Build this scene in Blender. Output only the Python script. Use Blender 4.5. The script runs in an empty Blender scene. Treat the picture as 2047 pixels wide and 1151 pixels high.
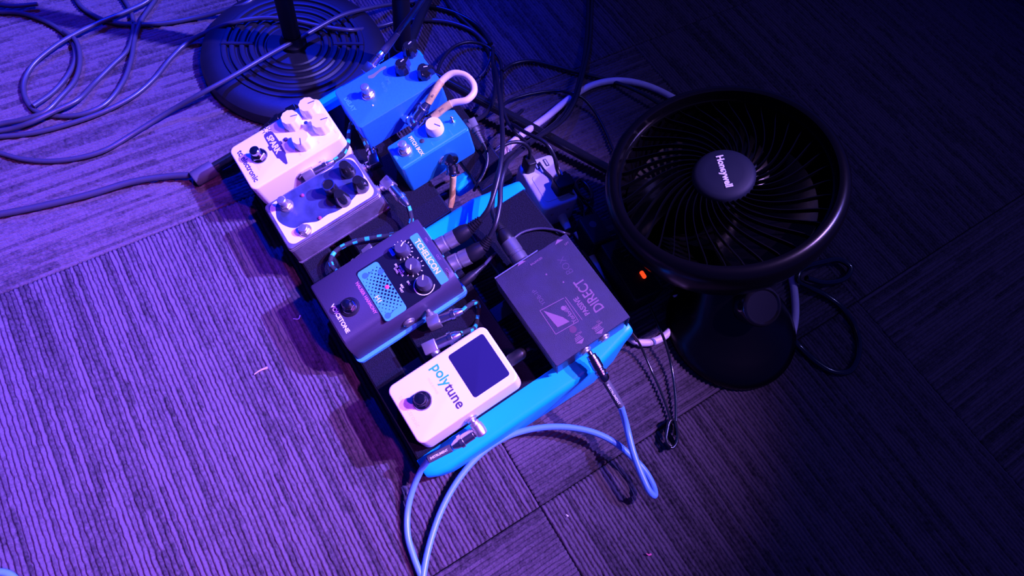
import bpy, bmesh, math, random
import numpy as np
from mathutils import Vector, Matrix
random.seed(7); rng = np.random.default_rng(7)
S = 0.001                       # everything below is written in millimetres
sc = bpy.context.scene
COL = sc.collection
PI = math.pi

# ------------------------------------------------------------------ camera
W_, H_ = 2047., 1151.
FPX, PITCH, ROLL, HC = 1300., 1.09407, .25794, 753.6
_F = np.array([0, math.cos(PITCH), -math.sin(PITCH)])
_R0 = np.array([1., 0, 0]); _U0 = np.cross(_R0, _F)
CR = math.cos(ROLL)*_R0+math.sin(ROLL)*_U0
CU = -math.sin(ROLL)*_R0+math.cos(ROLL)*_U0
CO = np.array([0, 0, HC])
cam = bpy.data.cameras.new('camera'); cam.sensor_width = 36; cam.lens = FPX/W_*36
cam.clip_start = .01
co = bpy.data.objects.new('camera', cam); COL.objects.link(co)
co.matrix_world = Matrix(((CR[0], CU[0], -_F[0], 0), (CR[1], CU[1], -_F[1], 0), (CR[2], CU[2], -_F[2], HC*S), (0, 0, 0, 1)))
sc.camera = co

# ------------------------------------------------------------------ world, stage lights and two added fill spots
wd = bpy.data.worlds.new('world'); sc.world = wd; wd.use_nodes = True
bg = wd.node_tree.nodes['Background']; bg.inputs[0].default_value = (0.050, 0.060, 1.000, 1); bg.inputs[1].default_value = 0.2
sc.view_settings.view_transform = 'Standard'; sc.view_settings.look = 'None'
sc.view_settings.gamma = 1; sc.view_settings.use_curve_mapping = False
sc.view_settings.exposure = 0

def spot(name, pos, aim, color, power, size, blend=1., soft=.04):
    l = bpy.data.lights.new(name, 'SPOT'); l.energy = power; l.color = color
    l.spot_size = math.radians(size); l.spot_blend = blend; l.shadow_soft_size = soft
    o = bpy.data.objects.new(name, l); COL.objects.link(o)
    o.location = pos; d = Vector(aim)-Vector(pos)
    o.rotation_euler = d.to_track_quat('-Z', 'Y').to_euler()
    return o
spot('violet_stage_light', (2.0, .95, 2.7), (-1.05, -.06, 0), (0.216, 0.163, 1.000), 4300, 33, 1., .03)
spot('lavender_tuner_fill', (1.7, .65, 3.0), (-.10, .27, 0), (0.602, 0.307, 1.000), 880, 15, 1., .03)  # added narrow fill spot, brightens the white tuner; not a stage lamp
spot('right_fill', (1.7, .65, 3.0), (.30, .55, 0), (0.310, 0.293, 1.000), 58, 34, 1., .05)  # weak fill spot added to lift the dark right side and white cord
spot('blue_stage_light', (-.95, 1.45, 2.9), (-.75, .66, 0), (0.000, 0.015, 1.000), 1300, 34, 1., .05)
spot('magenta_stage_light', (1.45, -.35, 2.8), (-.55, -.08, 0), (0.827, 0.115, 1.000), 520, 26, 1., .05)

# ------------------------------------------------------------------ pixel / board helpers (millimetres)
def ray(x, y): return _F*FPX+CR*(x-W_/2)-CU*(y-H_/2)
def G(x, y, z=0.):                     # point of height z seen at a pixel
    d = ray(x, y); return CO+d*((z-HC)/d[2])
YW, TL = .8167, .24513
BU = np.array([math.cos(YW)*math.cos(TL), math.sin(YW)*math.cos(TL), math.sin(TL)])   # front -> rear, up the slope
BV = np.array([math.sin(YW), -math.cos(YW), 0.])                                    # left -> right
BN = np.cross(BV, BU)
B0 = np.array([-101.2, 192.3, 84.1])-45*BN
def B(v, u, w): return B0+v*BV+u*BU+w*BN
def Bp(x, y, w=0.):
    d = ray(x, y); o = CO-B0; k = (w-o@BN)/(d@BN); return CO+d*k
def Buv(x, y, w=0.):
    P = Bp(x, y, w)-B0; return P@BV, P@BU
def BM(v, u, w=0.):                    # matrix of a thing standing on the board: X right, Y rear, Z up
    p = B(v, u, w)*S
    return Matrix(((BV[0], BU[0], BN[0], p[0]), (BV[1], BU[1], BN[1], p[1]), (BV[2], BU[2], BN[2], p[2]), (0, 0, 0, 1)))

# ------------------------------------------------------------------ materials
MATS = {}
def mat(name, col, rough=.5, metal=0., emit=None, es=0., bump=0., bscale=400., var=0., vscale=60., spec=.5, coat=0., wear=None, wth=.62, wscale=30.):
    if name in MATS: return MATS[name]
    m = bpy.data.materials.new(name); m.use_nodes = True; nt = m.node_tree; b = nt.nodes['Principled BSDF']
    b.inputs['Base Color'].default_value = (*col, 1); b.inputs['Roughness'].default_value = rough
    b.inputs['Metallic'].default_value = metal; b.inputs['Specular IOR Level'].default_value = spec
    b.inputs['Coat Weight'].default_value = coat
    if emit: b.inputs['Emission Color'].default_value = (*emit, 1); b.inputs['Emission Strength'].default_value = es
    tc = nt.nodes.new('ShaderNodeTexCoord')
    if bump:
        n = nt.nodes.new('ShaderNodeTexNoise'); n.inputs['Scale'].default_value = bscale; n.inputs['Detail'].default_value = 4
        nt.links.new(tc.outputs['Object'], n.inputs['Vector'])
        bp = nt.nodes.new('ShaderNodeBump'); bp.inputs['Strength'].default_value = bump; bp.inputs['Distance'].default_value = .001
        nt.links.new(n.outputs['Fac'], bp.inputs['Height']); nt.links.new(bp.outputs['Normal'], b.inputs['Normal'])
    last = None
    if var:
        n = nt.nodes.new('ShaderNodeTexNoise'); n.inputs['Scale'].default_value = vscale; n.inputs['Detail'].default_value = 5
        nt.links.new(tc.outputs['Object'], n.inputs['Vector'])
        r = nt.nodes.new('ShaderNodeMapRange'); r.inputs[1].default_value = .3; r.inputs[2].default_value = .7
        r.inputs[3].default_value = 1-var; r.inputs[4].default_value = 1+var; nt.links.new(n.outputs['Fac'], r.inputs[0])
        v = nt.nodes.new('ShaderNodeVectorMath'); v.operation = 'SCALE'; v.inputs[0].default_value = col
        nt.links.new(r.outputs[0], v.inputs['Scale']); last = v.outputs[0]
        nt.links.new(last, b.inputs['Base Color'])
    if wear:
        n = nt.nodes.new('ShaderNodeTexNoise'); n.inputs['Scale'].default_value = wscale; n.inputs['Detail'].default_value = 8; n.inputs['Roughness'].default_value = .7
        nt.links.new(tc.outputs['Object'], n.inputs['Vector'])
        r = nt.nodes.new('ShaderNodeMapRange'); r.inputs[1].default_value = wth; r.inputs[2].default_value = wth+.04
        nt.links.new(n.outputs['Fac'], r.inputs[0])
        mx = nt.nodes.new('ShaderNodeMix'); mx.data_type = 'RGBA'; nt.links.new(r.outputs[0], mx.inputs[0])
        mx.inputs[6].default_value = (*col, 1); mx.inputs[7].default_value = (*wear, 1)
        if last: nt.links.new(last, mx.inputs[6])
        nt.links.new(mx.outputs[2], b.inputs['Base Color'])
    MATS[name] = m; return m

M_velvet = mat('black_hook_and_loop', (.009, .008, .018), .95, bump=.8, bscale=900, var=.5, vscale=700, spec=.1)
M_panel = mat('blue_powder_coat', (.003, .40, .92), .38, bump=.06, bscale=500, spec=.25)
M_slatmetal = mat('black_anodised_metal', (.010, .010, .018), .35, .2)
M_white = mat('white_enamel', (.72, .68, .76), .35, bump=.03, bscale=600)
M_whiteknob = mat('white_knob_plastic', (.75, .68, .75), .3)
M_delay = mat('bright_blue_enamel', (.02, .17, .85), .38, bump=.12, bscale=900, var=.08, vscale=400)
M_pitch = mat('teal_blue_metallic_paint', (.02, .23, .52), .3, .25, bump=.12, bscale=1200, var=.12, vscale=900)
M_chrome = mat('chrome', (.85, .8, .8), .22, 1.)
M_chromeb = mat('scuffed_nickel', (.62, .56, .58), .34, .9, bump=.1, bscale=500)
M_darkchrome = mat('dark_chrome', (.28, .25, .3), .2, 1.)
M_steel = mat('worn_bare_aluminium', (.20, .165, .24), .42, .6, bump=.35, bscale=250, var=.35, vscale=45)
M_artdark = mat('dark_blue_sticker_print', (.035, .045, .11), .35, bump=.1, bscale=300, var=.5, vscale=50)
M_sticker = mat('white_sticker', (.78, .68, .74), .4)
M_h1 = mat('charcoal_painted_metal', (.034, .024, .058), .5, bump=.15, bscale=900)
M_h1dark = mat('black_glossy_overlay', (.006, .006, .012), .3, spec=.3)
M_h1blue = mat('sky_blue_print', (.05, .33, .72), .4)
M_h1blue2 = mat('mid_blue_print', (.03, .14, .55), .4)
M_di = mat('purple_black_wrinkle_paint', (.014, .0085, .042), .62, bump=.6, bscale=1400, var=.25, vscale=60, wear=(.12, .07, .10), wth=.72, wscale=55)
M_dishell = mat('brown_black_steel_shell', (.04, .02, .035), .3, .4, bump=.3, bscale=500, wear=(.4, .28, .3), wth=.66, wscale=60)
M_print = mat('worn_pale_print', (.19, .085, .15), .5)
M_printw = mat('white_print', (.7, .68, .75), .5)
M_printfaint = mat('faint_print', (.62, .50, .60), .5)
M_printblue = mat('light_blue_print', (.05, .30, .85), .5)
M_printdark = mat('dark_violet_print', (.05, .03, .09), .5)
M_printcyan = mat('turquoise_print', (.01, .38, .62), .5)
M_black = mat('black_plastic', (.006, .005, .010), .45, bump=.1, bscale=500, spec=.3)
M_gloss = mat('black_gloss_plastic', (.01, .01, .014), .16, coat=.3)
M_fan = mat('black_satin_fan_plastic', (.0015, .0012, .002), .27, spec=.28)
M_fangrille = mat('black_fan_vane_plastic', (.0015, .0015, .002), .22, spec=.5)
M_fancap = mat('dark_grey_cap', (.006, .008, .018), .6, spec=.2)
M_rubber = mat('dark_grey_rubber', (.05, .045, .06), .6)
M_rubberfoot = mat('worn_grey_rubber', (.06, .05, .08), .6, bump=.3, bscale=300)
M_cable = mat('black_cable_rubber', (.010, .009, .018), .36, spec=.4)
M_cablegrey = mat('dark_grey_cable_rubber', (.035, .03, .06), .35)
M_cloth = mat('black_braided_cloth', (.010, .010, .02), .7, bump=.8, bscale=1500)
M_cyan = mat('turquoise_thread', (.01, .45, .62), .6)
M_skycable = mat('light_blue_cable_jacket', (.10, .27, .75), .38)
M_whitecable = mat('off_white_cable_jacket', (.74, .58, .72), .45, var=.06, vscale=80)
M_tape = mat('yellowed_tape', (.62, .40, .13), .55, bump=.3, bscale=400, var=.2, vscale=120)
M_whiteplastic = mat('white_outlet_plastic', (.52, .50, .66), .35)
M_slot = mat('dark_slot', (.02, .02, .03), .7)
M_screen = mat('dark_display_glass', (.018, .015, .07), .12, coat=.4)
M_led = mat('lit_red_led', (.6, .02, .08), .3, emit=(1, .02, .12), es=3)
M_ledoff = mat('unlit_led', (.05, .03, .12), .2)
M_neon = mat('lit_orange_rocker', (.8, .1, .02), .3, emit=(1, .045, .008), es=1.8)
M_ring = mat('cast_iron_black_paint', (.0045, .0028, .010), .5, bump=.12, bscale=350, var=.2, vscale=60)
M_goldrub = mat('brass_where_paint_rubbed_off', (.20, .17, .09), .5)

# carpet: loop pile, colour from a per-yarn attribute
def carpet_mat():
    m = bpy.data.materials.new('carpet_loop_pile'); m.use_nodes = True; nt = m.node_tree; b = nt.nodes['Principled BSDF']
    a = nt.nodes.new('ShaderNodeAttribute'); a.attribute_name = 'yarn'
    tc = nt.nodes.new('ShaderNodeTexCoord')
    n = nt.nodes.new('ShaderNodeTexNoise'); n.inputs['Scale'].default_value = 330; n.inputs['Detail'].default_value = 4
    nt.links.new(tc.outputs['Object'], n.inputs['Vector'])
    n2 = nt.nodes.new('ShaderNodeTexNoise'); n2.inputs['Scale'].default_value = 7; nt.links.new(tc.outputs['Object'], n2.inputs['Vector'])
    ad = nt.nodes.new('ShaderNodeMath'); ad.operation = 'MULTIPLY_ADD'; nt.links.new(n.outputs['Fac'], ad.inputs[0]); ad.inputs[1].default_value = .7
    nt.links.new(a.outputs['Fac'], ad.inputs[2])
    ad2 = nt.nodes.new('ShaderNodeMath'); ad2.operation = 'MULTIPLY_ADD'; nt.links.new(n2.outputs['Fac'], ad2.inputs[0]); ad2.inputs[1].default_value = .25
    nt.links.new(ad.outputs[0], ad2.inputs[2])
    r = nt.nodes.new('ShaderNodeValToRGB'); e = r.color_ramp.elements
    e[0].position = .38; e[0].color = (.008, .0055, .011, 1); e[1].position = 1.0; e[1].color = (.090, .062, .100, 1)
    nt.links.new(ad2.outputs[0], r.inputs[0]); nt.links.new(r.outputs[0], b.inputs['Base Color'])
    b.inputs['Roughness'].default_value = .9; b.inputs['Specular IOR Level'].default_value = .15
    bp = nt.nodes.new('ShaderNodeBump'); bp.inputs['Strength'].default_value = .9; bp.inputs['Distance'].default_value = .0012
    n3 = nt.nodes.new('ShaderNodeTexNoise'); n3.inputs['Scale'].default_value = 420; n3.inputs['Detail'].default_value = 3
    nt.links.new(tc.outputs['Object'], n3.inputs['Vector'])
    nt.links.new(n3.outputs['Fac'], bp.inputs['Height']); nt.links.new(bp.outputs['Normal'], b.inputs['Normal'])
    return m
M_carpet = carpet_mat()
M_backing = mat('carpet_backing', (.02, .015, .025), .9)

# ------------------------------------------------------------------ object helpers
def thing(name, label, cat, M=None, group=None, kind=None):
    o = bpy.data.objects.new(name, None); COL.objects.link(o); o.empty_display_size = .02
    if M is not None: o.matrix_world = M
    o['label'] = label; o['category'] = cat
    if group: o['group'] = group
    if kind: o['kind'] = kind
    return o
def at(p, yaw=0.):
    return Matrix.Translation(Vector([float(c)*S for c in p])) @ Matrix.Rotation(yaw, 4, 'Z')
def mesh(name, verts, faces, m, parent=None, smooth=False, world=False, label=None, mats=None, fmat=None, sharp=None):
    """verts in mm in the thing's frame (world=True: world mm, brought into the frame)."""
    V = np.asarray(verts, float)*S
    root = parent
    while root is not None and root.parent is not None: root = root.parent
    if world and root is not None:
        inv = np.array(root.matrix_world.inverted()); V = V@inv[:3, :3].T+inv[:3, 3]
    me = bpy.data.meshes.new(name); me.from_pydata(V.tolist(), [], [list(map(int, f)) for f in faces]); me.update()
    me.materials.append(m)
    for x in (mats or []): me.materials.append(x)
    if fmat is not None: me.polygons.foreach_set('material_index', np.asarray(fmat, dtype=np.int32))
    if smooth:
        me.polygons.foreach_set('use_smooth', [True]*len(me.polygons))
        me.set_sharp_from_angle(angle=math.radians(sharp or 40))
    o = bpy.data.objects.new(name, me); COL.objects.link(o)
    if parent is not None: o.parent = parent
    if label: o['label'] = label
    return o
class MB:
    def __init__(s): s.v = []; s.f = []
    def add(s, v, f):
        n = len(s.v); s.v += [tuple(map(float, p)) for p in v]; s.f += [[i+n for i in q] for q in f]; return s
    def obj(s, name, m, parent=None, **k): return mesh(name, s.v, s.f, m, parent, **k)
def box(x0, x1, y0, y1, z0, z1):
    v = [(x, y, z) for z in (z0, z1) for x, y in ((x0, y0), (x1, y0), (x1, y1), (x0, y1))]
    return v, [(3, 2, 1, 0), (4, 5, 6, 7), (0, 1, 5, 4), (1, 2, 6, 5), (2, 3, 7, 6), (3, 0, 4, 7)]
def rrect(x0, x1, y0, y1, r, n=5):
    p = []
    for cx, cy, a in ((x1-r, y1-r, 0), (x0+r, y1-r, 90), (x0+r, y0+r, 180), (x1-r, y0+r, 270)):
        for i in range(n+1):
            t = math.radians(a+90*i/n); p.append((cx+r*math.cos(t), cy+r*math.sin(t)))
    return p
def loft(rings, cap0=True, cap1=True):
    n = len(rings[0]); v = [p for r in rings for p in r]; f = []
    for k in range(len(rings)-1):
        for i in range(n):
            j = (i+1) % n; f.append((k*n+i, k*n+j, (k+1)*n+j, (k+1)*n+i))
    if cap0: f.append(tuple(range(n-1, -1, -1)))
    if cap1: f.append(tuple((len(rings)-1)*n+i for i in range(n)))
    return v, f
def slab(x0, x1, y0, y1, z0, z1, r=3, e=1., draft=0., e0=0., n=5):
    """rounded block: vertical corner radius r, top edge radius e, bottom edge e0, draft = how much wider the bottom is"""
    R = []
    def ring(ins, z):
        q = min(r, (x1-x0)/2-.01-ins, (y1-y0)/2-.01-ins); q = max(r-ins*.6, .2)
        R.append([(x, y, z) for x, y in rrect(x0+ins, x1-ins, y0+ins, y1-ins, q, n)])
    if e0:
        for i in range(3):
            a = i/3*PI/2; ring(-draft+e0*(1-math.sin(a)), z0+e0*(1-math.cos(a)))
    ring(-draft, z0+e0); 
    m = 4
    for i in range(m+1):
        a = i/m*PI/2; ring(e*(1-math.cos(a)), z1-e+e*math.sin(a))
    return loft(R)
def lathe(prof, seg=32, cap=True):
    """prof: (radius, z) from bottom to top"""
    rings = [[(r*math.cos(2*PI*i/seg), r*math.sin(2*PI*i/seg), z) for i in range(seg)] for r, z in prof]
    return loft(rings, cap and prof[0][0] > .01, cap and prof[-1][0] > .01)
def frame_to(p0, p1):
    d = Vector(p1)-Vector(p0); L = d.length; q = d.to_track_quat('Z', 'Y'); return L, np.array(q.to_matrix()), np.array(p0, float)
def place(vf, R, o, s=None):
    v, f = vf; v = np.asarray(v, float); return (v@R.T+o).tolist(), f
def lathe_dir(p0, p1, prof, seg=20):
    """prof z in mm measured from p0 toward p1"""
    L, R, o = frame_to(p0, p1); return place(lathe(prof, seg), R, o)
def smooth_path(P, sub=8):
    P = np.asarray(P, float)
    if len(P) < 3: return np.array([P[0]+(P[1]-P[0])*t for t in np.linspace(0, 1, sub+1)])
    Q = np.vstack([2*P[0]-P[1], P, 2*P[-1]-P[-2]]); out = []
    for i in range(1, len(Q)-2):
        p0, p1, p2, p3 = Q[i-1], Q[i], Q[i+1], Q[i+2]
        d1 = max(np.linalg.norm(p1-p0), 1e-6)**.5; d2 = max(np.linalg.norm(p2-p1), 1e-6)**.5; d3 = max(np.linalg.norm(p3-p2), 1e-6)**.5
        m1 = (p1-p0)/d1-(p2-p0)/(d1+d2)+(p2-p1)/d2; m2 = (p2-p1)/d2-(p3-p1)/(d2+d3)+(p3-p2)/d3
        m1 *= d2; m2 *= d2
        for k in range(sub):
            t = k/sub; t2 = t*t; t3 = t2*t
            out.append((2*t3-3*t2+1)*p1+(t3-2*t2+t)*m1+(-2*t3+3*t2)*p2+(t3-t2)*m2)
    out.append(Q[-2]); return np.array(out)
def resample(P, step):
    d = np.r_[0, np.cumsum(np.linalg.norm(np.diff(P, axis=0), axis=1))]; n = max(2, int(d[-1]/step)+1)
    t = np.linspace(0, d[-1], n); return np.stack([np.interp(t, d, P[:, i]) for i in range(3)], 1)
def tube(P, r, seg=10, raw=False, sub=8):
    """r number or per-point array (over the resampled path when raw)"""
    P = np.asarray(P, float) if raw else smooth_path(P, sub)
    n = len(P); T = np.gradient(P, axis=0); T /= np.linalg.norm(T, axis=1)[:, None]+1e-9
    a = np.array([0, 0, 1.]) if abs(T[0][2]) < .9 else np.array([1., 0, 0])
    N = np.cross(T[0], a); N /= np.linalg.norm(N); rings = []
    rr = np.full(n, r) if np.isscalar(r) else np.asarray(r)
    for i in range(n):
        N = N-(N@T[i])*T[i]; N /= np.linalg.norm(N); Bn = np.cross(T[i], N)
        rings.append([P[i]+rr[i]*(math.cos(2*PI*k/seg)*N+math.sin(2*PI*k/seg)*Bn) for k in range(seg)])
    return loft(rings)
def poly_prism(pts, z0, z1):
    n = len(pts); v = [(x, y, z0) for x, y in pts]+[(x, y, z1) for x, y in pts]
    return v, [tuple(range(n-1, -1, -1)), tuple(range(n, 2*n))]+[(i, (i+1) % n, (i+1) % n+n, i+n) for i in range(n)]
def text(s, name, m, parent, x, y, z, size, ang=0., sx=1., bold=0., shear=0., align='LEFT', M=None, label=None, ext=.06):
    """flat lettering lying in the local XY plane at (x,y,z) mm; size = letter body in mm"""
    c = bpy.data.curves.new('t', 'FONT'); c.body = s; c.size = size*S; c.extrude = ext*S; c.offset = bold*S; c.shear = shear
    c.align_x = align; c.resolution_u = 3
    o = bpy.data.objects.new('t', c); COL.objects.link(o)
    dg = bpy.context.evaluated_depsgraph_get(); me = bpy.data.meshes.new_from_object(o.evaluated_get(dg))
    bpy.data.objects.remove(o); bpy.data.curves.remove(c)
    T = (M or Matrix()) @ Matrix.Translation((x*S, y*S, z*S)) @ Matrix.Rotation(ang, 4, 'Z') @ Matrix.Diagonal((sx, 1, 1, 1))
    me.transform(T); me.materials.clear(); me.materials.append(m); me.name = name
    q = bpy.data.objects.new(name, me); COL.objects.link(q); q.parent = parent
    if label: q['label'] = label
    return q
def decal(name, pts, z, m, parent, h=.15, label=None):
    v, f = poly_prism(pts, z-.2, z+h); return mesh(name, v, f, m, parent, label=label)
def circ(cx, cy, r, n=24, a0=0., a1=2*PI): return [(cx+r*math.cos(a0+(a1-a0)*i/n), cy+r*math.sin(a0+(a1-a0)*i/n)) for i in range(n)]

# ------------------------------------------------------------------ floor: loop-pile carpet tiles
FL = mesh('floor', *box(-2200, 2200, -1300, 2700, -30, -6.2), M_backing); FL['kind'] = 'structure'
TS = 532.; YC = .78580; P1 = np.array([93.1, 131.7])
CA = np.array([math.cos(YC), math.sin(YC)]); CB = np.array([-CA[1], CA[0]])
def tile_mesh(seed, name):
    g = np.random.default_rng(seed); n = 104; ny = 200; Wt = TS-.7
    xs = []; rid = []; ph = []
    for k in range(n):
        for j, p in enumerate((0., .18, .40, .62, .84)):
            xs.append((k+p)/n*Wt); rid.append(k); ph.append((0., .5, 1., .96, .46)[j])
    xs.append(Wt); rid.append(n-1); ph.append(0.)
    xs = np.array(xs)-Wt/2; rid = np.array(rid); ph = np.array(ph); nx = len(xs)
    ys = np.linspace(-Wt/2, Wt/2, ny)
    # yarn value: streaks along each rib
    yarn = np.zeros((n, ny)); 
    for k in range(n):
        j = 0; base = g.normal(.36, .10)
        while j < ny:
            L = int(g.integers(6, 60)); yarn[k, j:j+L] = base+g.normal(0, .11)+(.20 if g.random() < .18 else 0); j += L
    for k in range(1, n):            # some neighbouring ribs share one light band
        if g.random() < .30:
            a = int(g.integers(0, ny-50)); L = int(g.integers(8, 40)); yarn[k, a:a+L] = yarn[k-1, a:a+L]
    yarn = np.clip(yarn, .17, .72)
    yarn = (yarn+np.roll(yarn, 1, 1)+np.roll(yarn, -1, 1))/3+g.normal(0, .05, (n, ny))
    hgt = g.normal(0, .30, (n, ny)); hgt = (hgt+np.roll(hgt, 1, 1))*.9+(yarn-.36)*1.6
    wob = g.normal(0, .42, (n, ny)); wob = (wob+np.roll(wob, 1, 1)+np.roll(wob, 2, 1))/2.
    X = xs[:, None]+wob[rid]*(.4+.6*ph[:, None]); X[0] = -Wt/2; X[-1] = Wt/2
    Z = -3.1+ph[:, None]*(2.5+hgt[rid]*.8)+g.normal(0, .20, (nx, ny))*ph[:, None]
    Y = np.repeat(ys[None], nx, 0)
    col = yarn[rid]
    # edges drop into the joint
    Z[:, 0] -= .7; Z[:, -1] -= .7; Z[0] -= .3; Z[-1] -= .3
    V = np.stack([X, Y, Z], -1).reshape(-1, 3)*S
    I = np.arange(nx*ny).reshape(nx, ny)
    F = np.stack([I[:-1, :-1], I[1:, :-1], I[1:, 1:], I[:-1, 1:]], -1).reshape(-1, 4)
    # skirt
    rim = np.r_[I[:, 0], I[-1, 1:], I[-2::-1, -1], I[0, -2:0:-1]]
    low = V[rim].copy(); low[:, 2] = -6.2*S; n0 = len(V); V = np.vstack([V, low]); k = len(rim)
    i = np.arange(k); j = (i+1) % k
    F = np.vstack([F, np.stack([rim[i], n0+i, n0+j, rim[j]], -1)])
    me = bpy.data.meshes.new(name); me.vertices.add(len(V)); me.vertices.foreach_set('co', V.ravel())
    me.loops.add(F.size); me.loops.foreach_set('vertex_index', F.ravel().astype(np.int32))
    me.polygons.add(len(F)); me.polygons.foreach_set('loop_start', (np.arange(len(F))*4).astype(np.int32))
    me.update(calc_edges=True)
    at_ = me.attributes.new('yarn', 'FLOAT', 'POINT'); at_.data.foreach_set('value', np.r_[col.ravel(), np.full(k, .2)].astype(np.float32))
    me.materials.append(M_carpet); me.polygons.foreach_set('use_smooth', [True]*len(me.polygons))
    return me
TM = [tile_mesh(11, 'carpet_tile'), tile_mesh(12, 'carpet_tile')]
HOR = {(0, 0), (-1, -1), (1, -1), (-1, 1), (-2, 1), (-3, -1), (2, 1), (-1, 2), (-3, 2)}
for i in range(-3, 3):
    for j in range(-2, 3):
        h = (i, j) in HOR
        o = bpy.data.objects.new('carpet_tile', TM[(i*3+j*5) % 2]); COL.objects.link(o); o.parent = FL
        p = P1+(i+.5)*TS*CA+(j+.5)*TS*CB
        o.location = (p[0]*S, p[1]*S, 0); o.rotation_euler = (0, 0, YC+(PI/2 if h else 0)+(PI if (i+j) % 3 == 0 else 0))

# ------------------------------------------------------------------ pedalboard
bd = thing('pedalboard', 'black pedalboard with bright blue side panels carrying the effect pedals', 'pedalboard', BM(-150, -17, 0))
def bw(v, u, w): return B(v, u, w)
def side_panel(v0, v1, flip, lab=None):
    """upright blue plate with a rolled top flange; its underside follows the floor"""
    R = []
    us = [-17, -14, -6, 8, 40, 90, 150, 200, 235, 250, 257, 260]
    for u in us:
        z = B(0, u, 0)[2]                        # height of the slope above the floor
        t = (u+17)/277.; drop = z/BN[2]
        low = -min(drop-2.2, 26+56*math.sin(min(1., max(0., t))*PI*.62))
        if u > 235: low = -30-(260-u)*.9
        sh = 0.
        if u < 0: sh = (0-u)*.45
        if u > 200: sh = max(sh, (u-200)*.22)
        wd_ = v1-v0
        tw = -1.2 if u in (-17, 260) else 0.
        if flip:    # outer side toward +v
            a, b = v0, v1-sh
            prof = [(a, low), (a, tw), (b-7, tw), (b-3, tw-1.2), (b-.6, tw-4), (b, tw-8), (b, low*.6), (b-1, low), (a+4, low)]
        else:
            a, b = v0+sh, v1
            prof = [(b-4, low), (a+1, low), (a, low*.6), (a, tw-8), (a+.6, tw-4), (a+3, tw-1.2), (a+7, tw), (b, tw), (b, low)]
        R.append([tuple(bw(p[0], u, p[1])) for p in prof])
    v, f = loft(R)
    mesh('side_panel', v, f, M_panel, bd, smooth=True, world=True, sharp=50, label=lab)
side_panel(72.5, 101, True, 'bright blue right side panel of the board')
side_panel(-158.5, -130, False, 'bright blue middle panel of the board')
side_panel(-404, -376, False, 'bright blue left side panel of the board')
def slat(v0, v1, u0, u1):
    mb = MB(); R = []
    for v in (v0, v1):
        R.append([tuple(bw(v, *p)) for p in ((u0, -14), (u1, -14), (u1, -2.2), (u1-1.5, -.8), (u0+1.5, -.8), (u0, -2.2))])
    mb.add(*loft(R)); o = mb.obj('slat', M_slatmetal, bd, world=True)
    mb = MB(); mb.add(*slab(0, 1, 0, 1, 0, 1, .1, .1)); 
    pad = [tuple(bw(v, u, w)) for w in (-.8, -.05) for v, u in ((v0+1, u0+2), (v1-1, u0+2), (v1-1, u1-2), (v0+1, u1-2))]
    mesh('hook_and_loop_pad', pad, box(0, 1, 0, 1, 0, 1)[1], M_velvet, o, world=True)
for v0, v1, us in ((-376, -158.5, ((-16, 21), (48, 170), (214, 259))), (-130, 72.5, ((-16, 21), (46, 140), (172, 259)))):
    for u0, u1 in us: slat(v0, v1, u0, u1)
for v, u in ((-250, 34), (-20, 34), (-250, 192), (-20, 156)):
    L = 46 if u < 100 else 60
    mesh('cross_strut', [tuple(bw(v+a, u+b, w)) for w in (-22, -14.2) for a, b in ((-9, -L/2), (9, -L/2), (9, L/2), (-9, L/2))], box(0, 1, 0, 1, 0, 1)[1], M_slatmetal, bd, world=True)
for v in (-390, -144, 87):
    for u in (-6, 150):
        p = B(v, u, 0); hz = 2.6 if u < 0 else 6
        pass

# ------------------------------------------------------------------ shared pedal pieces
def footswitch(par, x, y, z, rb=8.5, rc=5.2, hc=14, m=M_chrome, topm=None, wash=0.):
    a = mesh('footswitch', *lathe_at(x, y, [(rb, z), (rb, z+1), (rb-1, z+2.2), (rb-1.4, z+2.2)], 28), m, par, smooth=True)
    mb = MB(); mb.add(*lathe_at(x, y, [(rb-1.6, z+2.2), (rb-1.6, z+5.5), (rb-2.3, z+6)], 6)); mb.obj('hex_nut', m, a)
    mb = MB(); mb.add(*lathe_at(x, y, [(rc-.8, z+6), (rc-.8, z+hc-5), (rc, z+hc-4.4), (rc, z+hc-1), (rc-.9, z+hc), (.01, z+hc+.3)], 24))
    mb.obj('plunger', topm or m, a, smooth=True); return a
def lathe_at(x, y, prof, seg=28):
    v, f = lathe(prof, seg); return [(a+x, b+y, c) for a, b, c in v], f
def knob(par, x, y, z, r, h, m, mark=None, ang=PI/2, name='knob', rt=None, flute=0, pointer=False):
    rt = rt or r*.86; seg = 40; R = []
    for rr, zz in ((r, z), (r, z+h*.35), (rt, z+h*.9), (rt-.8, z+h), ):
        R.append([(x+(rr*(1-(.05 if flute and i % 4 < 2 else 0)))*math.cos(2*PI*i/seg), y+(rr*(1-(.05 if flute and i % 4 < 2 else 0)))*math.sin(2*PI*i/seg), zz) for i in range(seg)])
    k = mesh(name, *loft(R), m, par, smooth=True)
    if mark is not None:
        c, s = math.cos(ang), math.sin(ang); L0, L1, w = r*.15, rt*.98, .55
        q = [(x+c*t-s*q_, y+s*t+c*q_) for t, q_ in ((L0, -w), (L1, -w), (L1, w), (L0, w))]
        mesh('pointer_line', *poly_prism(q, z+h-.3, z+h+.25), mark, k)
    return k
def jack_nut(par, x, y, z, d, m=M_chromeb):
    """socket nut on a pedal side; d = outward direction"""
    p0 = np.array([x, y, z], float); p1 = p0+np.array(d)
    a = mesh('jack_socket', *lathe_dir(p0-np.array(d)*.5, p1, [(7.2, 0), (7.2, 1.6), (6.4, 2.2), (5.2, 2.3), (5.2, 4), (3.6, 4)], 6*4), m, par, smooth=True)
    return a

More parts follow.
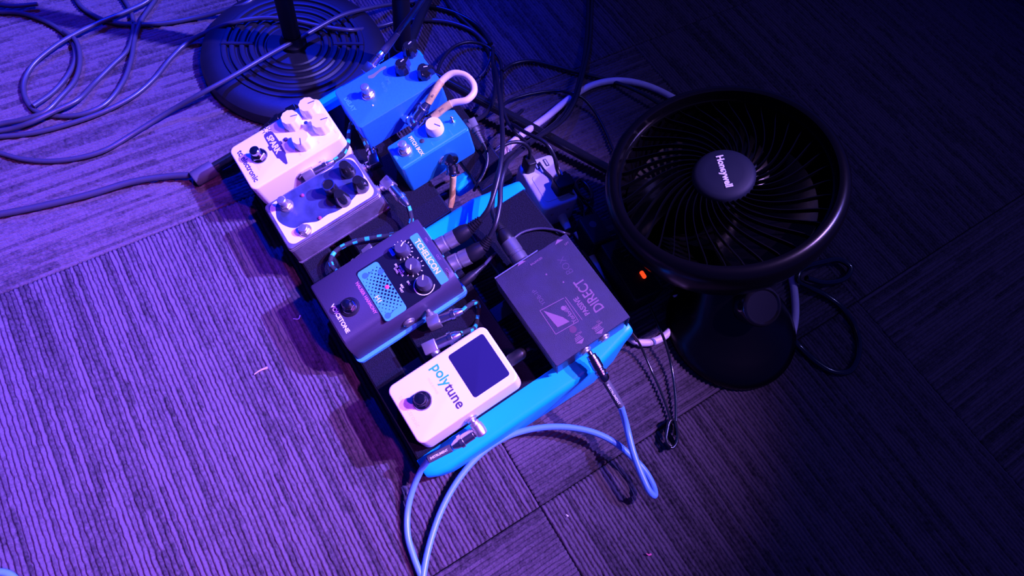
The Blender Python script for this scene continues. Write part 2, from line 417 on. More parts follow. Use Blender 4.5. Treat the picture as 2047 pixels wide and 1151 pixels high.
# plugs built in world mm as sub-assemblies of a cable
def angle_plug(par, J, Hd, E, m=M_chromeb, r=6.3, box_head=True, lab=None, sleeve=None):
    J, Hd, E = map(lambda a: np.array(a, float), (J, Hd, E))
    d = (E-Hd); L = np.linalg.norm(d); d /= L
    a = (Hd-J); la = np.linalg.norm(a); a /= la
    mb = MB()
    mb.add(*lathe_dir(J-a*1, Hd, [(3.1, 0), (3.1, la-1), ], 14))
    mb.add(*lathe_dir(J+a*(la*.28), Hd, [(5.2, 0), (5.6, 1), (5.6, la*.3), (4.4, la*.3+1)], 18))
    up = np.cross(a, d); up /= np.linalg.norm(up)+1e-9; a2 = np.cross(d, up)
    h = r*1.02; l = r*1.15
    if box_head:
        v, f = slab(-h, h, -h, h, -l, l, 1.2, 1.0, e0=.8, n=2)
    else:
        v, f = lathe([(r*.5, -l), (r*.95, -l*.8), (r*1.05, -l*.3), (r*1.05, l*.3), (r*.95, l*.8), (r*.5, l)], 20)
    Rm = np.stack([up, a2, d], 1) if box_head else np.stack([up, d, -a2], 1)
    mb.add(*place((v, f), Rm, Hd))
    p = mb.obj('jack_plug', m, par, world=True, smooth=True, label=lab)
    mesh('barrel', *lathe_dir(Hd+d*l*.8, E, [(r*.8, 0), (r*.8, 1.5), (r*.92, 2), (r*.92, L*.42), (r*1.12, L*.43), (r*1.12, L*.55), (r*.9, L*.56), (r*.82, L*.9-l), (r*.5, L-l*.8), (2.6, L-l*.8)], 22), M_chrome if m is M_chromeb else m, p, world=True, smooth=True)
    return p
def straight_plug(par, J, E, r=6.2, m=M_chrome, lab=None):
    J, E = map(lambda a: np.array(a, float), (J, E)); L = np.linalg.norm(E-J)
    p = mesh('jack_plug', *lathe_dir(J, E, [(3.1, 0), (3.1, 4), (5.6, 4.5), (5.8, 9), (r, 9.5), (r, L*.55), (r*.84, L*.57), (r*.84, L*.62), (r, L*.64), (r, L*.7), (r*.84, L*.72), (r*.84, L*.78), (r, L*.8), (r*.9, L*.93), (r*.6, L)], 22), m, par, world=True, smooth=True, label=lab)
    return p
def cable(name, label, cat, P, r, m, group=None, jacket='jacket', seg=10, sub=8):
    P = np.asarray(P, float); base = P[len(P)//2].copy(); base[2] = max(0., P[:, 2].min()-r)
    t = thing(name, label, cat, at(base), group)
    mesh(jacket, *tube(P, r, seg, sub=sub), m, t, world=True, smooth=True, sharp=80)
    return t
def simple_cable(name, label, P, r, m, group=None, sub=8):
    """a cable that is one mesh of its own"""
    P = np.asarray(P, float); base = P[len(P)//2].copy(); base[2] = max(0., P[:, 2].min()-r)
    v, f = tube(P, r, 10, sub=sub); v = (np.asarray(v)-base).tolist()
    o = mesh(name, v, f, m, None, smooth=True, sharp=80); o.matrix_world = at(base)
    o['label'] = label; o['category'] = 'cable'
    if group: o['group'] = group
    return o
def cloth_cable(par, P, r=2.9):
    Q = resample(smooth_path(P, 10), 1.9); v, f = tube(Q, r, 12, raw=True); fm = []
    for k in range(len(Q)-1):
        for i in range(12):
            z = (k % 8); on = z in (0, 1, 2) and ((i+ k//8*2) % 6) < 4
            fm.append(1 if on else 0)
    fm += [0, 0]
    mesh('braided_jacket', v, f, M_cloth, par, world=True, smooth=True, mats=[M_cyan], fmat=fm, label='black braid with turquoise flecks')
def path(*items):
    """items: (x,y,h) floor-height pixels or ('b',x,y,w) board-height pixels or ndarray"""
    out = []
    for i in items:
        if isinstance(i, np.ndarray): out.append(i)
        elif i[0] == 'b': out.append(Bp(*i[1:]))
        else: out.append(G(*i))
    return np.array(out)

# ------------------------------------------------------------------ white tuner pedal
PW, PD = 71, 123
tp = thing('tuner_pedal', 'white tuner pedal with a dark square screen, polytune lettering', 'pedal', BM(35, 61.5))
def lx(x): return x-PW/2
def ly(y): return y-PD/2
mesh('body', *slab(-PW/2, PW/2, -PD/2, PD/2, 9, 45, 8, 2.2, draft=1.2, n=6), M_white, tp, smooth=True, sharp=35)
mesh('base_plate', *slab(-PW/2-.6, PW/2+.6, -PD/2-.6, PD/2+.6, 0, 9, 8, .5, n=6), M_black, tp, smooth=True)
sc_ = mesh('display', *slab(lx(8), lx(62), ly(72.5), ly(117), 44.4, 45.35, 3, .3, n=4), M_screen, tp, smooth=True, label='dark square display window')
footswitch(tp, lx(33), ly(26), 45, 10.5, 6.2, 15, M_darkchrome)
text('poly', 'lettering', M_printcyan, tp, lx(8), ly(52), 45.2, 16, sx=.95, bold=.25, label='turquoise lettering')
text('tune', 'lettering', M_printdark, tp, lx(34.5), ly(52), 45.2, 16, sx=.95, bold=.25, label='dark violet lettering')
text('TRUE BYPASS', 'lettering', M_printfaint, tp, lx(16), ly(42), 45.05, 3.4, label='faint small lettering')
text('tc electronic', 'lettering', M_printfaint, tp, lx(16), ly(7), 45.02, 7.5, label='very faint rubbed lettering')
jack_nut(tp, PW/2+1, ly(57), 22, (1, 0, 0)); jack_nut(tp, -PW/2-1, ly(60), 22, (-1, 0, 0))

# ------------------------------------------------------------------ white booster pedal
t = thing('booster_pedal', 'white booster pedal with four pale knobs and a dark spark plug print', 'pedal', BM(-332.5, 47))
QW, QD = 71, 126
lx = lambda x: x-QW/2; ly = lambda y: y-QD/2
mesh('body', *slab(-QW/2, QW/2, -QD/2, QD/2, 7, 45, 8, 2.2, draft=1.2, n=6), M_white, t, smooth=True, sharp=35)
mesh('base_plate', *slab(-QW/2-.6, QW/2+.6, -QD/2-.6, QD/2+.6, 0, 7, 8, .5, n=6), M_white, t, smooth=True)
footswitch(t, lx(33), ly(28), 45, 10.5, 6., 15, M_darkchrome)
for x, y, a in ((18, 84, 70), (15, 110, 80), (45, 112, 75), (51, 82, -20)):
    knob(t, lx(x), ly(y), 45, 11.8, 15, M_whiteknob, M_printdark, math.radians(a), flute=1, rt=10.8)
mb = MB(); mb.add(*lathe_at(lx(32), ly(97), [(1.6, 45), (1.6, 50), (2.4, 52), (2.4, 53), (.01, 53.2)], 14)); mb.obj('toggle_switch', M_chrome, t, smooth=True)
mb = MB(); mb.add(*lathe_at(lx(32), ly(65.5), [(2.8, 45), (2.8, 45.8), (2., 46.8), (.01, 47.4)], 18)); mb.obj('indicator_light', M_ledoff, t, smooth=True)
# spark plug artwork (reads along x)
plug = [(8, 47.5), (11, 46), (26, 45.5), (27, 43), (33, 43), (34, 45.5), (48, 46), (50, 48), (58, 49.5), (62, 51), (62, 53.5), (58, 54.5), (50, 56.5), (48, 58.2), (34, 58.6), (33, 61), (29, 61), (28, 58.8), (11, 58), (8, 56)]
decal('spark_plug_print', [(lx(x+1), ly(y-1)) for x, y in plug], 45.05, M_printdark, t)
text('SPARK', 'lettering', M_white, t, lx(14.5), ly(47), 45.25, 10.5, sx=.95, bold=.35, label='white block lettering')
mb = MB()
for a in (20, 70, 120, 170, 225, 280, 330):
    c, s = math.cos(math.radians(a)), math.sin(math.radians(a)); x0, y0 = 5.5, 51.5
    q = [(lx(x0+c*2.5-s*.9), ly(y0+s*2.5+c*.9)), (lx(x0+c*2.5+s*.9), ly(y0+s*2.5-c*.9)), (lx(x0+c*7), ly(y0+s*7))]
    mb.add(*poly_prism(q, 44.9, 45.18))
mb.obj('spark_star_print', M_printdark, t)
text('tc electronic', 'lettering', M_printdark, t, lx(11), ly(7.5), 45.15, 10.2, sx=.98, bold=.28, label='dark violet maker lettering')
for s_, x, y in (('FAT', 56, 73), ('CLEAN', 54, 70), ('MID', 52, 67), ('VOL', 57, 96), ('GAIN', 55, 120), ('TRUE', 42, 22), ('BYPASS', 42, 19)):
    text(s_, 'lettering', M_printfaint, t, lx(x), ly(y), 45.05, 2.8)
jack_nut(t, QW/2+1, ly(58), 22, (1, 0, 0))

# ------------------------------------------------------------------ worn handmade metal pedal
GX, GY, GH = -242., 46.5, 37
t = thing('handmade_pedal', 'worn bare metal pedal with a torn white and dark blue sticker', 'pedal', BM(GX, GY))
def gl(x, y, w=GH):
    v, u = Buv(x, y, w); return v-GX, u-GY
mesh('body', *slab(-34.5, 34.5, -61.5, 61.5, 3, GH, 4, 1.2, draft=2.2, n=4), M_steel, t, smooth=True, sharp=35)
mb = MB(); mb.add(*slab(-37.2, 37.2, -64.2, 64.2, 0, 3, 3, .4)); mb.obj('base_plate', M_steel, t, smooth=True)
mb = MB()
for z in (30, 33): mb.add(*slab(-35.2, 35.2, -62.2, 62.2, z, z+1.1, 4, .4))
mb.obj('lid_seam', M_chromeb, t, smooth=True)
decal('white_sticker', rrect(-31.8, 31.8, -57.5, 58.8, 9, 5), GH+.02, M_sticker, t, .15)
bp = [(225, 500), (270, 430), (340, 380), (470, 300), (600, 225), (720, 160), (800, 90), (890, 85), (960, 150), (1005, 240), (985, 330), (930, 410), (850, 490), (760, 545), (690, 570), (600, 630), (540, 640), (470, 650), (400, 690), (300, 665), (240, 610)]
pp = np.array([[*gl(500+x/4.4275, 300+y/4.4275), 0] for x, y in bp]); q = smooth_path(np.vstack([pp, pp[:1]]), 5)[:-1]
decal('dark_blue_print', [(a, b) for a, b, _ in q[::-1]], GH+.2, M_artdark, t, .12)
for x, y, kx in ((655, 368, 0), (686, 328, 1), (713, 358, 2), (676, 386, 3)):
    kp = gl(x, y, GH+20)
    if kx == 0:
        k = knob(t, kp[0], kp[1], GH, 8.2, 19, M_gloss, rt=7.)
        mesh('metal_rim', *lathe_at(kp[0], kp[1], [(7.5, GH+17), (7.5, GH+19.6), (6.3, GH+19.6), (6.3, GH+18.8)], 28), M_chrome, k, smooth=True, label='bright metal rim')
    else:
        knob(t, kp[0], kp[1], GH, 9.2, 19, M_gloss, rt=6.4)
for x, y, tp_ in ((572, 410, M_chromeb), (609, 460, None)):
    fx = gl(x, y, GH+2)
    footswitch(t, fx[0], fx[1], GH, 8.5, 5.4, 17 if tp_ else 9, M_chromeb, topm=tp_)
for x, y in ((605, 391), (640, 436)):
    fx = gl(x, y, GH); mb = MB(); mb.add(*lathe_at(fx[0], fx[1], [(2.4, GH), (2.2, GH+1.6), (.01, GH+2.8)], 14)); mb.obj('indicator_light', mat('dull_red_lens', (.25, .04, .12), .2), t, smooth=True)
jack_nut(t, -18, 62, 20, (0, 1, 0)); jack_nut(t, 18, 62, 20, (0, 1, 0))

# ------------------------------------------------------------------ vocal effect pedal (charcoal with sky blue)
HX, HY = -105.5, 57.
t = thing('vocal_harmony_pedal', 'charcoal vocal pedal with sky blue print, three dark knobs and lit red light', 'pedal', BM(HX, HY))
hx = lambda x: -157+x-HX; hy = lambda y: -10+y-HY+1
mesh('base_plate', *slab(-53, 52, -74, 74, 2, 7.5, 6, .8, n=4), M_h1blue, t, smooth=True, label='sky blue base tray')
# body with a rolled right side
R = []
for y0, ins in ((-71, 1.5), (-69, 0), (69, 0), (71, 1.5)):
    pr = [(-48, 6.4), (-46, 30), (-44, 44-ins*.4), (-41, 46-ins), (27, 46-ins), (33, 44.8-ins), (38, 42-ins), (42, 37.5-ins*.5), (44.5, 31), (46, 22), (48, 6.4)]
    R.append([(x*(1-ins*.01), y0, z) for x, z in pr][::-1])
mesh('body', *loft(R), M_h1, t, smooth=True, sharp=35)
ZT = 46.
decal('black_overlay', rrect(hx(24), hx(95), hy(45), hy(118), 4), ZT, M_h1dark, t, .12)
decal('sky_blue_print', rrect(hx(26), hx(95), hy(46), hy(73), 4), ZT+.15, M_h1blue, t, .1)
mb = MB()
for i in range(19):
    for j in range(13):
        x = 33+i*3.0; y = 48+j*2.6
        if (i+j) % 2: continue
        d = math.hypot((x-60)/22, (y-69)/17); s_ = min(1.72, 1.9*max(0., 1.25-d*.62))
        if s_ < .4 or y > 73.5: continue
        mb.add(*poly_prism([(hx(x)+s_, hy(y)), (hx(x), hy(y)+s_), (hx(x)-s_, hy(y)), (hx(x), hy(y)-s_)], ZT+.1, ZT+.34))
mb.obj('halftone_print', M_h1dark, t)
for cx, cy, a in ((34, 53, PI/2), (89, 51, PI*.55), (40, 70, -PI/2)):
    ps_ = circ(hx(cx), hy(cy), 3.6, 20, a+.12, a+2*PI-.12)
    tip = [(hx(cx)+math.cos(a)*11-math.sin(a)*q_, hy(cy)+math.sin(a)*11+math.cos(a)*q_) for q_ in (-.35, .35)] if a > 0 else []
    decal('dot_print', tip[::-1]+ps_ if tip else ps_, ZT+.3, M_h1blue2, t, .08)
decal('brand_strip', rrect(hx(23), hx(93), hy(117.5), hy(128), 2), ZT+.2, M_h1blue, t, .1)
text('TCHELICON', 'lettering', M_printw, t, hx(30.5), hy(119.4), ZT+.4, 9.4, sx=.93, bold=.2, label='white maker lettering')
text('VOICETONE', 'lettering', M_printw, t, hx(42), hy(3.4), ZT+.05, 6.6, sx=1.04, bold=.18, label='white lettering')
text('H1', 'lettering', M_printw, t, hx(62), hy(49.5), ZT+.4, 7, sx=1.1, bold=.1)
text('HAUSER HARMONY', 'lettering', mat('red_violet_print', (.45, .12, .35), .5), t, hx(35), hy(39.5), ZT+.05, 5.2, sx=.95, bold=.1, label='reddish lettering')
for s_, x in (('MIC', 34), ('OUT', 59), ('POWER', 79)): text(s_, 'lettering', M_print, t, hx(x), hy(131), ZT+.05, 3.8, bold=.05)
for s_, x, y in (('MAJOR', 46, 90), ('MINOR', 49, 87), ('LEVEL', 45, 84), ('3RD', 41, 87), ('DRY', 67, 88), ('MIX', 66, 80), ('WET', 69, 77)): text(s_, 'lettering', M_printw, t, hx(x), hy(y), ZT+.25, 3.2, ang=0, bold=.06)
mb = MB()
for cx, cy, a0, a1, n in ((32, 103, -130, 130, 13), (56, 103, -150, 60, 8)):
    for k in range(n):
        a = math.radians(90+a0+(a1-a0)*k/(n-1)); c, s = math.cos(a), math.sin(a)
        mb.add(*poly_prism([(hx(cx)+c*r_-s*w_, hy(cy)+s*r_+c*w_) for r_, w_ in ((10.2, -.45), (12.2, -.45), (12.2, .45), (10.2, .45))], ZT+.1, ZT+.34))
n = 26; ar = [math.radians(-190+250*k/n) for k in range(n+1)]
for k in range(n):
    mb.add(*poly_prism([(hx(82)+r_*math.cos(a), hy(102)+r_*math.sin(a)) for r_, a in ((11., ar[k]), (11.9, ar[k]), (11.9, ar[k+1]), (11., ar[k+1]))], ZT+.1, ZT+.34))
mb.obj('dial_marks', M_printw, t)
M_h1knob = mat('charcoal_knob', (.045, .04, .06), .4)
for x, a in ((33.5, 120), (57, -35), (82, 145)): knob(t, hx(x), hy(103), ZT, 8.8, 12, M_h1knob, M_printw, math.radians(a), rt=7.4)
decal('button_print', rrect(hx(22), hx(32), hy(90), hy(94), 1), ZT+.2, M_h1blue2, t, .12)
mb = MB(); mb.add(*lathe_at(hx(60), hy(67), [(2.2, ZT), (2.1, ZT+1.2), (.01, ZT+2)], 14)); mb.obj('indicator_light', M_led, t, smooth=True, label='lit red indicator')
mesh('switch_washer', *lathe_at(hx(56), hy(21), [(11.2, ZT), (11.2, ZT+1.2), (9.5, ZT+1.8)], 32), M_black, t, smooth=True)
footswitch(t, hx(56), hy(21), ZT+1, 8.6, 5.2, 13, M_darkchrome)
for v_, lab in ((-116, 0), (-89, 0)): mesh('socket', *lathe_dir((v_-HX, 71, 22), (v_-HX, 80, 22), [(11, 0), (11, 2), (9.8, 2.5)], 24), M_black, t, smooth=True)
jack_nut(t, 47, -1, 20, (1, 0, 0)); jack_nut(t, -48, 8, 20, (-1, 0, 0))

# ------------------------------------------------------------------ blue delay pedal
DX, DY = -327.5, 189.5
t = thing('delay_pedal', 'bright blue delay pedal with three black knobs and a rubbed brass mark', 'pedal', BM(DX, DY))
dx = lambda x: -361+x-DX; dy = lambda y: 131+y-DY
mesh('body', *slab(-33.5, 33.5, -58.5, 58.5, 3, 45, 4.5, 1.1, draft=1.6, n=4), M_delay, t, smooth=True, sharp=35)
mb = MB(); mb.add(*slab(-34.6, 34.6, -59.6, 59.6, 0, 3, 4.5, .3)); mb.obj('base_plate', M_delay, t, smooth=True)
footswitch(t, dx(31), dy(33), 45, 8.8, 5.4, 17, M_chromeb)
kz = 60
for (x, y), a in (((26, 86), 100), ((9.5, 107), 105), ((49, 105), 65)):
    k = knob(t, dx(x), dy(y), 45, 9.5, 15, M_gloss, M_printw, math.radians(a), rt=6.6, flute=1)
    c, s = math.cos(math.radians(a)), math.sin(math.radians(a))
    mb = MB(); mb.add(*poly_prism([(dx(x)+c*p-s*q, dy(y)+s*p+c*q) for p, q in ((5, -4.5), (13, -1.3), (13, 1.3), (5, 4.5))], 45.3, 58)); mb.obj('knob_nose', M_gloss, k)
pts = smooth_path(np.array([(10, 45, 0), (13, 50, 0), (11.2, 57, 0), (10, 63, 0), (10.5, 70, 0), (8, 72, 0), (6.2, 68, 0), (7.2, 60, 0), (7.8, 52, 0), (6.8, 46, 0), (10, 45, 0)]), 4)[:-1]
decal('rubbed_patch', [(dx(a), dy(b)) for a, b, _ in pts], 45.02, M_goldrub, t, .06, label='brass coloured rubbed patch')
text('DELAY', 'lettering', M_printblue, t, dx(17), dy(5), 45.02, 8.2, sx=.95, bold=.2, label='light blue lettering')
M_pfb = mat('faint_blue_print', (.035, .22, .86), .5)
text('TIME', 'lettering', M_pfb, t, dx(20), dy(62), 45.02, 6.5, ang=math.radians(-8), bold=.1)
text('warp', 'lettering', M_pfb, t, dx(25), dy(54), 45.02, 8, ang=math.radians(-8), bold=.05)
mb = MB(); mb.add(*lathe_at(dx(48), dy(30), [(1.2, 45), (1, 45.8), (.01, 46.2)], 10)); mb.obj('indicator_light', M_printw, t)
jack_nut(t, -34.5, 25, 22, (-1, 0, 0)); jack_nut(t, 34.5, 20, 22, (1, 0, 0))

# ------------------------------------------------------------------ small blue pitch pedal
IX, IY = -229., 191.5
t = thing('mini_pitch_pedal', 'small teal blue pedal with one large white knob', 'pedal', BM(IX, IY))
ix = lambda x: -248+x-IX; iy = lambda y: 145+y-IY
mesh('body', *slab(-19.5, 19.5, -46.5, 46.5, 3, 50, 3.6, .9, draft=1.2, n=4), M_pitch, t, smooth=True, sharp=35)
mb = MB(); mb.add(*slab(-20.4, 20.4, -47.4, 47.4, 0, 3, 3.6, .3)); mb.obj('base_plate', M_pitch, t, smooth=True)
mb = MB(); mb.add(*box(15.6, 17.0, -44, 44, 49.95, 50.35)); mb.obj('edge_line', M_printblue, t)
footswitch(t, ix(17), iy(16), 50, 8.6, 5.2, 16, M_chromeb)
knob(t, ix(14), iy(60), 50, 10.8, 13, M_whiteknob, M_printdark, math.radians(30), rt=9.6)
mb = MB(); mb.add(*lathe_at(ix(17), iy(83), [(3.2, 50), (3.2, 51.5), (1.3, 51.6), (1.3, 56), (1.8, 58), (.01, 59)], 14)); mb.obj('toggle_switch', M_chrome, t, smooth=True)
mb = MB(); mb.add(*lathe_at(ix(18), iy(39), [(3., 50), (3., 50.5), (2.2, 51), (.01, 51.3)], 16)); mb.obj('indicator_light', M_slot, t, smooth=True)
text('PITCH BOX', 'lettering', M_printw, t, ix(4), iy(28), 50.05, 6.4, sx=.92, bold=.2, label='white lettering')
text('MOOER', 'lettering', M_printblue, t, ix(8), iy(1.5), 50.05, 3.9, bold=.12, label='pale lettering')
for s_, x, y in (('HARMONY', 4, 44), ('SHIFT', 26, 46), ('DETUNE', 24, 72), ('-2', 27, 58), ('+7', 27, 64)): text(s_, 'lettering', M_printblue, t, ix(x), iy(y), 50.05, 2.6)
jack_nut(t, 20, 4, 24, (1, 0, 0)); jack_nut(t, -20, 8, 24, (-1, 0, 0))

# ------------------------------------------------------------------ direct box
CX_, CY_ = 22., 208.
t = thing('direct_box', 'purple-black metal direct box with worn pale print and orange rubbed corner', 'audio box', BM(CX_, CY_))
cx = lambda x: -38+x-CX_; cy = lambda y: 160+y-CY_
mesh('bottom_shell', *slab(-58, 58, -45.5, 45.5, 0, 42.5, 2, .8, n=3), M_dishell, t, smooth=True, sharp=35)
mb = MB(); mb.add(*slab(-57.5, 60, -47, 47, 42.6, 45, 1.6, .6, n=3)); mb.add(*box(-57.5, 60, -47.2, -46, 8, 43)); mb.add(*box(-57.5, 60, 46, 47.2, 8, 43)); mb.obj('lid', M_di, t, smooth=True)
mb = MB(); mb.add(*box(-59.4, -58.2, -46.5, 10, 20, 45.6)); mb.obj('front_edge_plate', M_chromeb, t, label='bright bare edge strip')
ZD = 45.1
text('DIRECT', 'lettering', M_print, t, cx(97), cy(79), ZD, 16, ang=PI, sx=.78, bold=.22, label='large worn lettering')
text('PASSIVE', 'lettering', M_print, t, cx(93), cy(63), ZD, 8.2, ang=PI, sx=.82, bold=.22, label='worn lettering')
text('YDB-1P', 'lettering', mat('rubbed_print', (.09, .045, .10), .55), t, cx(57), cy(31), ZD, 7, ang=PI, sx=.9, bold=0., label='nearly rubbed off lettering')
M_pf = mat('rubbed_off_print', (.07, .035, .09), .55)
text('BOX', 'lettering', M_pf, t, cx(45), cy(76), ZD, 12, ang=PI*.98, sx=.9, bold=-.15, label='broken up lettering')
mb = MB()
lg = [(60, 21), (91, 20), (93, 48), (63, 50)]
for i in range(4):
    a = np.array(lg[i], float); b = np.array(lg[(i+1) % 4], float); d = (b-a)/np.linalg.norm(b-a); nrm = np.array([-d[1], d[0]])*.35
    if i == 2: b = a+(b-a)*.9
    mb.add(*poly_prism([(cx(p[0]), cy(p[1])) for p in (a-nrm, b-nrm, b+nrm, a+nrm)], ZD-.2, ZD+.12))
mb.obj('logo_frame_print', M_print, t)
decal('logo_triangle_print', [(cx(x), cy(y)) for x, y in ((62, 24), (86, 26), (88, 40), (80, 37))], ZD, M_print, t, .1)
decal('logo_dot_print', circ(cx(72), cy(43), 2.6, 16), ZD, M_print, t, .1)
text('Yorkville', 'lettering', M_print, t, cx(92), cy(47), ZD, 7.2, ang=PI, sx=.82, bold=.12, label='maker lettering')
decal('logo_plate_print', rrect(cx(63), cx(94), cy(51.6), cy(52.3), .2), ZD, M_print, t, .1)
for x, y, up in ((111, 37, 1), (114, 60, 1), (4, 35, -1), (7, 83, -1)):
    s_ = up
    decal('arrow_print', [(cx(x), cy(y-5.5)), (cx(x+4*s_), cy(y)), (cx(x), cy(y+5.5))][::(1 if s_ > 0 else -1)], ZD, M_print, t, .1)
    mb = MB()
    for k in (1, 2, 3):
        if s_ > 0: mb.add(*box(cx(x-1.5*k-.4), cx(x-1.5*k+.3), cy(y-5+k*.5), cy(y+5-k*.5), ZD-.1, ZD+.12))
    if mb.v: mb.obj('arrow_bar_print', M_print, t)
for s_, x, y in (('FROM', 103, 44), ('TO', 104, 67), ('AMPLIFIER', 107, 68), ('BALANCED', 12, 42), ('LIFT', 14, 86)):
    text(s_, 'lettering', M_print, t, cx(x), cy(y), ZD, 3, ang=-PI/2 if x > 60 else PI/2, bold=.05)
for x, y in ((30, 50), (48, 60)): decal('rivet', circ(cx(x), cy(y), 1., 10), ZD, M_print, t, .3)
jack_nut(t, 58, -9, 20, (1, 0, 0)); jack_nut(t, 58, 16, 20, (1, 0, 0))
decal('worn_patch', circ(cx(97), cy(38), 4, 14), ZD-.05, mat('rubbed_pinkish_metal', (.09, .028, .07), .5), t, .05)

# ------------------------------------------------------------------ small blue adapter under the pitch pedal
v_, u_ = Buv(925, 362, -10)
t = thing('blue_adapter', 'small rounded blue adapter tucked under the small teal pedal', 'adapter', BM(v_, u_, -24))
mesh('shell', *slab(-9, 9, -15, 15, 0, 18, 5, 3, n=4), M_panel, t, smooth=True)
mesh('ridge', *slab(-1.5, 1.5, -11, 11, 17, 19.5, 1, .6, n=3), M_panel, t, smooth=True)

# ------------------------------------------------------------------ patch cables on the board
# turquoise-flecked cables
def cl(name, label, ref, group=None):
    group = group or {'patch_cable': 'patch cables on the pedalboard', 'xlr_cable': 'microphone cables plugged into the board'}.get(name)
    b = np.array(ref, float).copy(); return thing(name, label, 'cable', at((b[0], b[1], b[2])), group)
c1 = cl('patch_cable', 'turquoise-flecked patch cable leaving the right side of the white booster pedal', Bp(690, 290, 0))
J = B(-296, 40, 20); Hd = Bp(617, 347, 24); E = Bp(668, 321, 26)
angle_plug(c1, B(-297, Buv(617, 347, 24)[1]-2, 21), Hd, E)
J2 = B(GX-18, 110, 20)
E2 = Bp(737, 300, 22); H2 = Bp(750, 322, 22)
angle_plug(c1, B(GX-18, 110, 20), H2, E2+BU*4, m=M_darkchrome, r=6.5)
cloth_cable(c1, path(E, ('b', 684, 310, 24), ('b', 694, 290, 22), ('b', 698, 266, 18), ('b', 704, 246, 14), ('b', 715, 256, 14), ('b', 728, 280, 20), E2))
c2 = cl('patch_cable', 'turquoise-flecked patch cable curling between the worn metal and vocal pedals', Bp(740, 475, 0))
H1_ = Bp(777, 367, 24); E1 = Bp(816, 412, 24)
angle_plug(c2, B(GX+18, 111, 20), H1_, E1)
H2 = Bp(738, 503, 24); E2 = Bp(697, 538, 20)
angle_plug(c2, B(-156, Buv(738, 503, 24)[1], 22), H2, E2, m=M_chromeb, r=5.8)
cloth_cable(c2, path(E1, ('b', 820, 425, 20), ('b', 822, 442, 16), ('b', 812, 458, 12), ('b', 790, 468, 9), ('b', 755, 474, 8), ('b', 720, 480, 8), ('b', 690, 490, 9), ('b', 670, 503, 10), ('b', 661, 520, 12), ('b', 666, 536, 14), ('b', 680, 543, 17), E2))
c3 = cl('patch_cable', 'turquoise-flecked patch cable between the vocal pedal and the white tuner', Bp(950, 630, -10))
Ha = Bp(868, 644, 24); Ea = Bp(925, 621, 26); Hb = Bp(861, 694, 24); Eb = Bp(921, 667, 26)
angle_plug(c3, B(-56, Buv(868, 644, 24)[1]+1, 20), Ha, Ea); angle_plug(c3, B(-2, Buv(861, 694, 24)[1]+2, 22), Hb, Eb, r=6.8)
cloth_cable(c3, path(Ea, ('b', 938, 610, 25), ('b', 950, 604, 18), ('b', 956, 612, 4), ('b', 955, 636, -2), ('b', 948, 655, 6), ('b', 938, 660, 20), Eb))

# thick white patch cable with yellow tape
c4 = cl('patch_cable', 'thick off-white patch cable with yellowed tape looping between the two blue pedals', Bp(930, 180, 0))
Ha = Bp(826, 245, 28); Ea = Bp(856, 205, 46); Hb = Bp(836, 266, 34); Eb = Bp(866, 235, 48)
angle_plug(c4, B(-292, Buv(820, 238, 24)[1]-6, 22), Ha, Ea, m=M_chrome, r=6.6, box_head=False)
angle_plug(c4, B(-249.5, Buv(836, 266, 30)[1]-6, 24), Hb, Eb, m=M_chromeb, r=6)
pth = path(Ea, ('b', 866, 188, 52), ('b', 885, 160, 58), ('b', 905, 147, 60), ('b', 928, 150, 60), ('b', 945, 166, 60), ('b', 947, 185, 60), ('b', 933, 200, 60), ('b', 905, 206, 58), ('b', 885, 218, 54), Eb)
mesh('jacket', *tube(pth, 4.1, 14), M_whitecable, c4, world=True, smooth=True, sharp=80)
for a, b, k in (((853, 208, 46), (883, 163, 57.5), 0), ((866, 234, 48.5), (901, 207, 58), 1)):
    pa, pb_ = Bp(*a), Bp(*b)
    seg_ = smooth_path(pth, 8); i0 = np.argmin(np.linalg.norm(seg_-pa, axis=1)); i1 = np.argmin(np.linalg.norm(seg_-pb_, axis=1)); i0, i1 = min(i0, i1), max(i0, i1)
    q = seg_[max(0, i0):i1+1]; tp_ = mesh('tape_wrap', *tube(q, 4.7, 14, raw=True), M_tape, c4, world=True, smooth=True, sharp=80, label='yellowed tape')
    mid = q[len(q)//2]; d = q[-1]-q[0]; d /= np.linalg.norm(d); z = CO-mid; z -= (z@d)*d; z /= np.linalg.norm(z); y = np.cross(z, d)
    o3 = mid+z*4.75; Mw = Matrix(((d[0], y[0], z[0], o3[0]*S), (d[1], y[1], z[1], o3[1]*S), (d[2], y[2], z[2], o3[2]*S), (0, 0, 0, 1)))
    text('out' if k else 'in', 'lettering', M_printdark, tp_, -4, -1.5, -.1, 5, M=c4.matrix_world.inverted() @ Mw)
c5 = cl('patch_cable', 'dark patch cable with a glossy angled plug on the right of the teal pedal', Bp(903, 370, -20))
Ha = Bp(901, 318, 26); Ea = Bp(906, 352, 14)
angle_plug(c5, B(-208, Buv(897, 308, 24)[1]+2, 26), Ha, Ea, m=M_darkchrome, r=7.5, box_head=False)
mesh('jacket', *tube(path(Ea, ('b', 905, 370, 2), ('b', 904, 395, -14), ('b', 901, 415, -20)), 4., 12), M_tape, c5, world=True, smooth=True, sharp=80, label='yellowed tape over the cable')
# guitar cable into the delay pedal
c6 = cable('guitar_cable', 'dark guitar cable rising out of frame from the left of the bright blue pedal', 'cable',
           path(('b', 777, 92, 30), ('b', 800, 58, 45), ('b', 826, 25, 80), ('b', 850, -10, 120), ('b', 880, -60, 160)), 3.6, M_cablegrey)
angle_plug(c6, B(-363, 214, 22), Bp(737, 138, 22), Bp(768, 100, 28), m=M_chrome, r=6.)
mesh('strain_relief', *tube(path(('b', 766, 103, 28), ('b', 777, 90, 31), ('b', 795, 66, 42)), np.linspace(5.2, 3.8, 17), 12), M_cablegrey, c6, world=True, smooth=True, sharp=80)
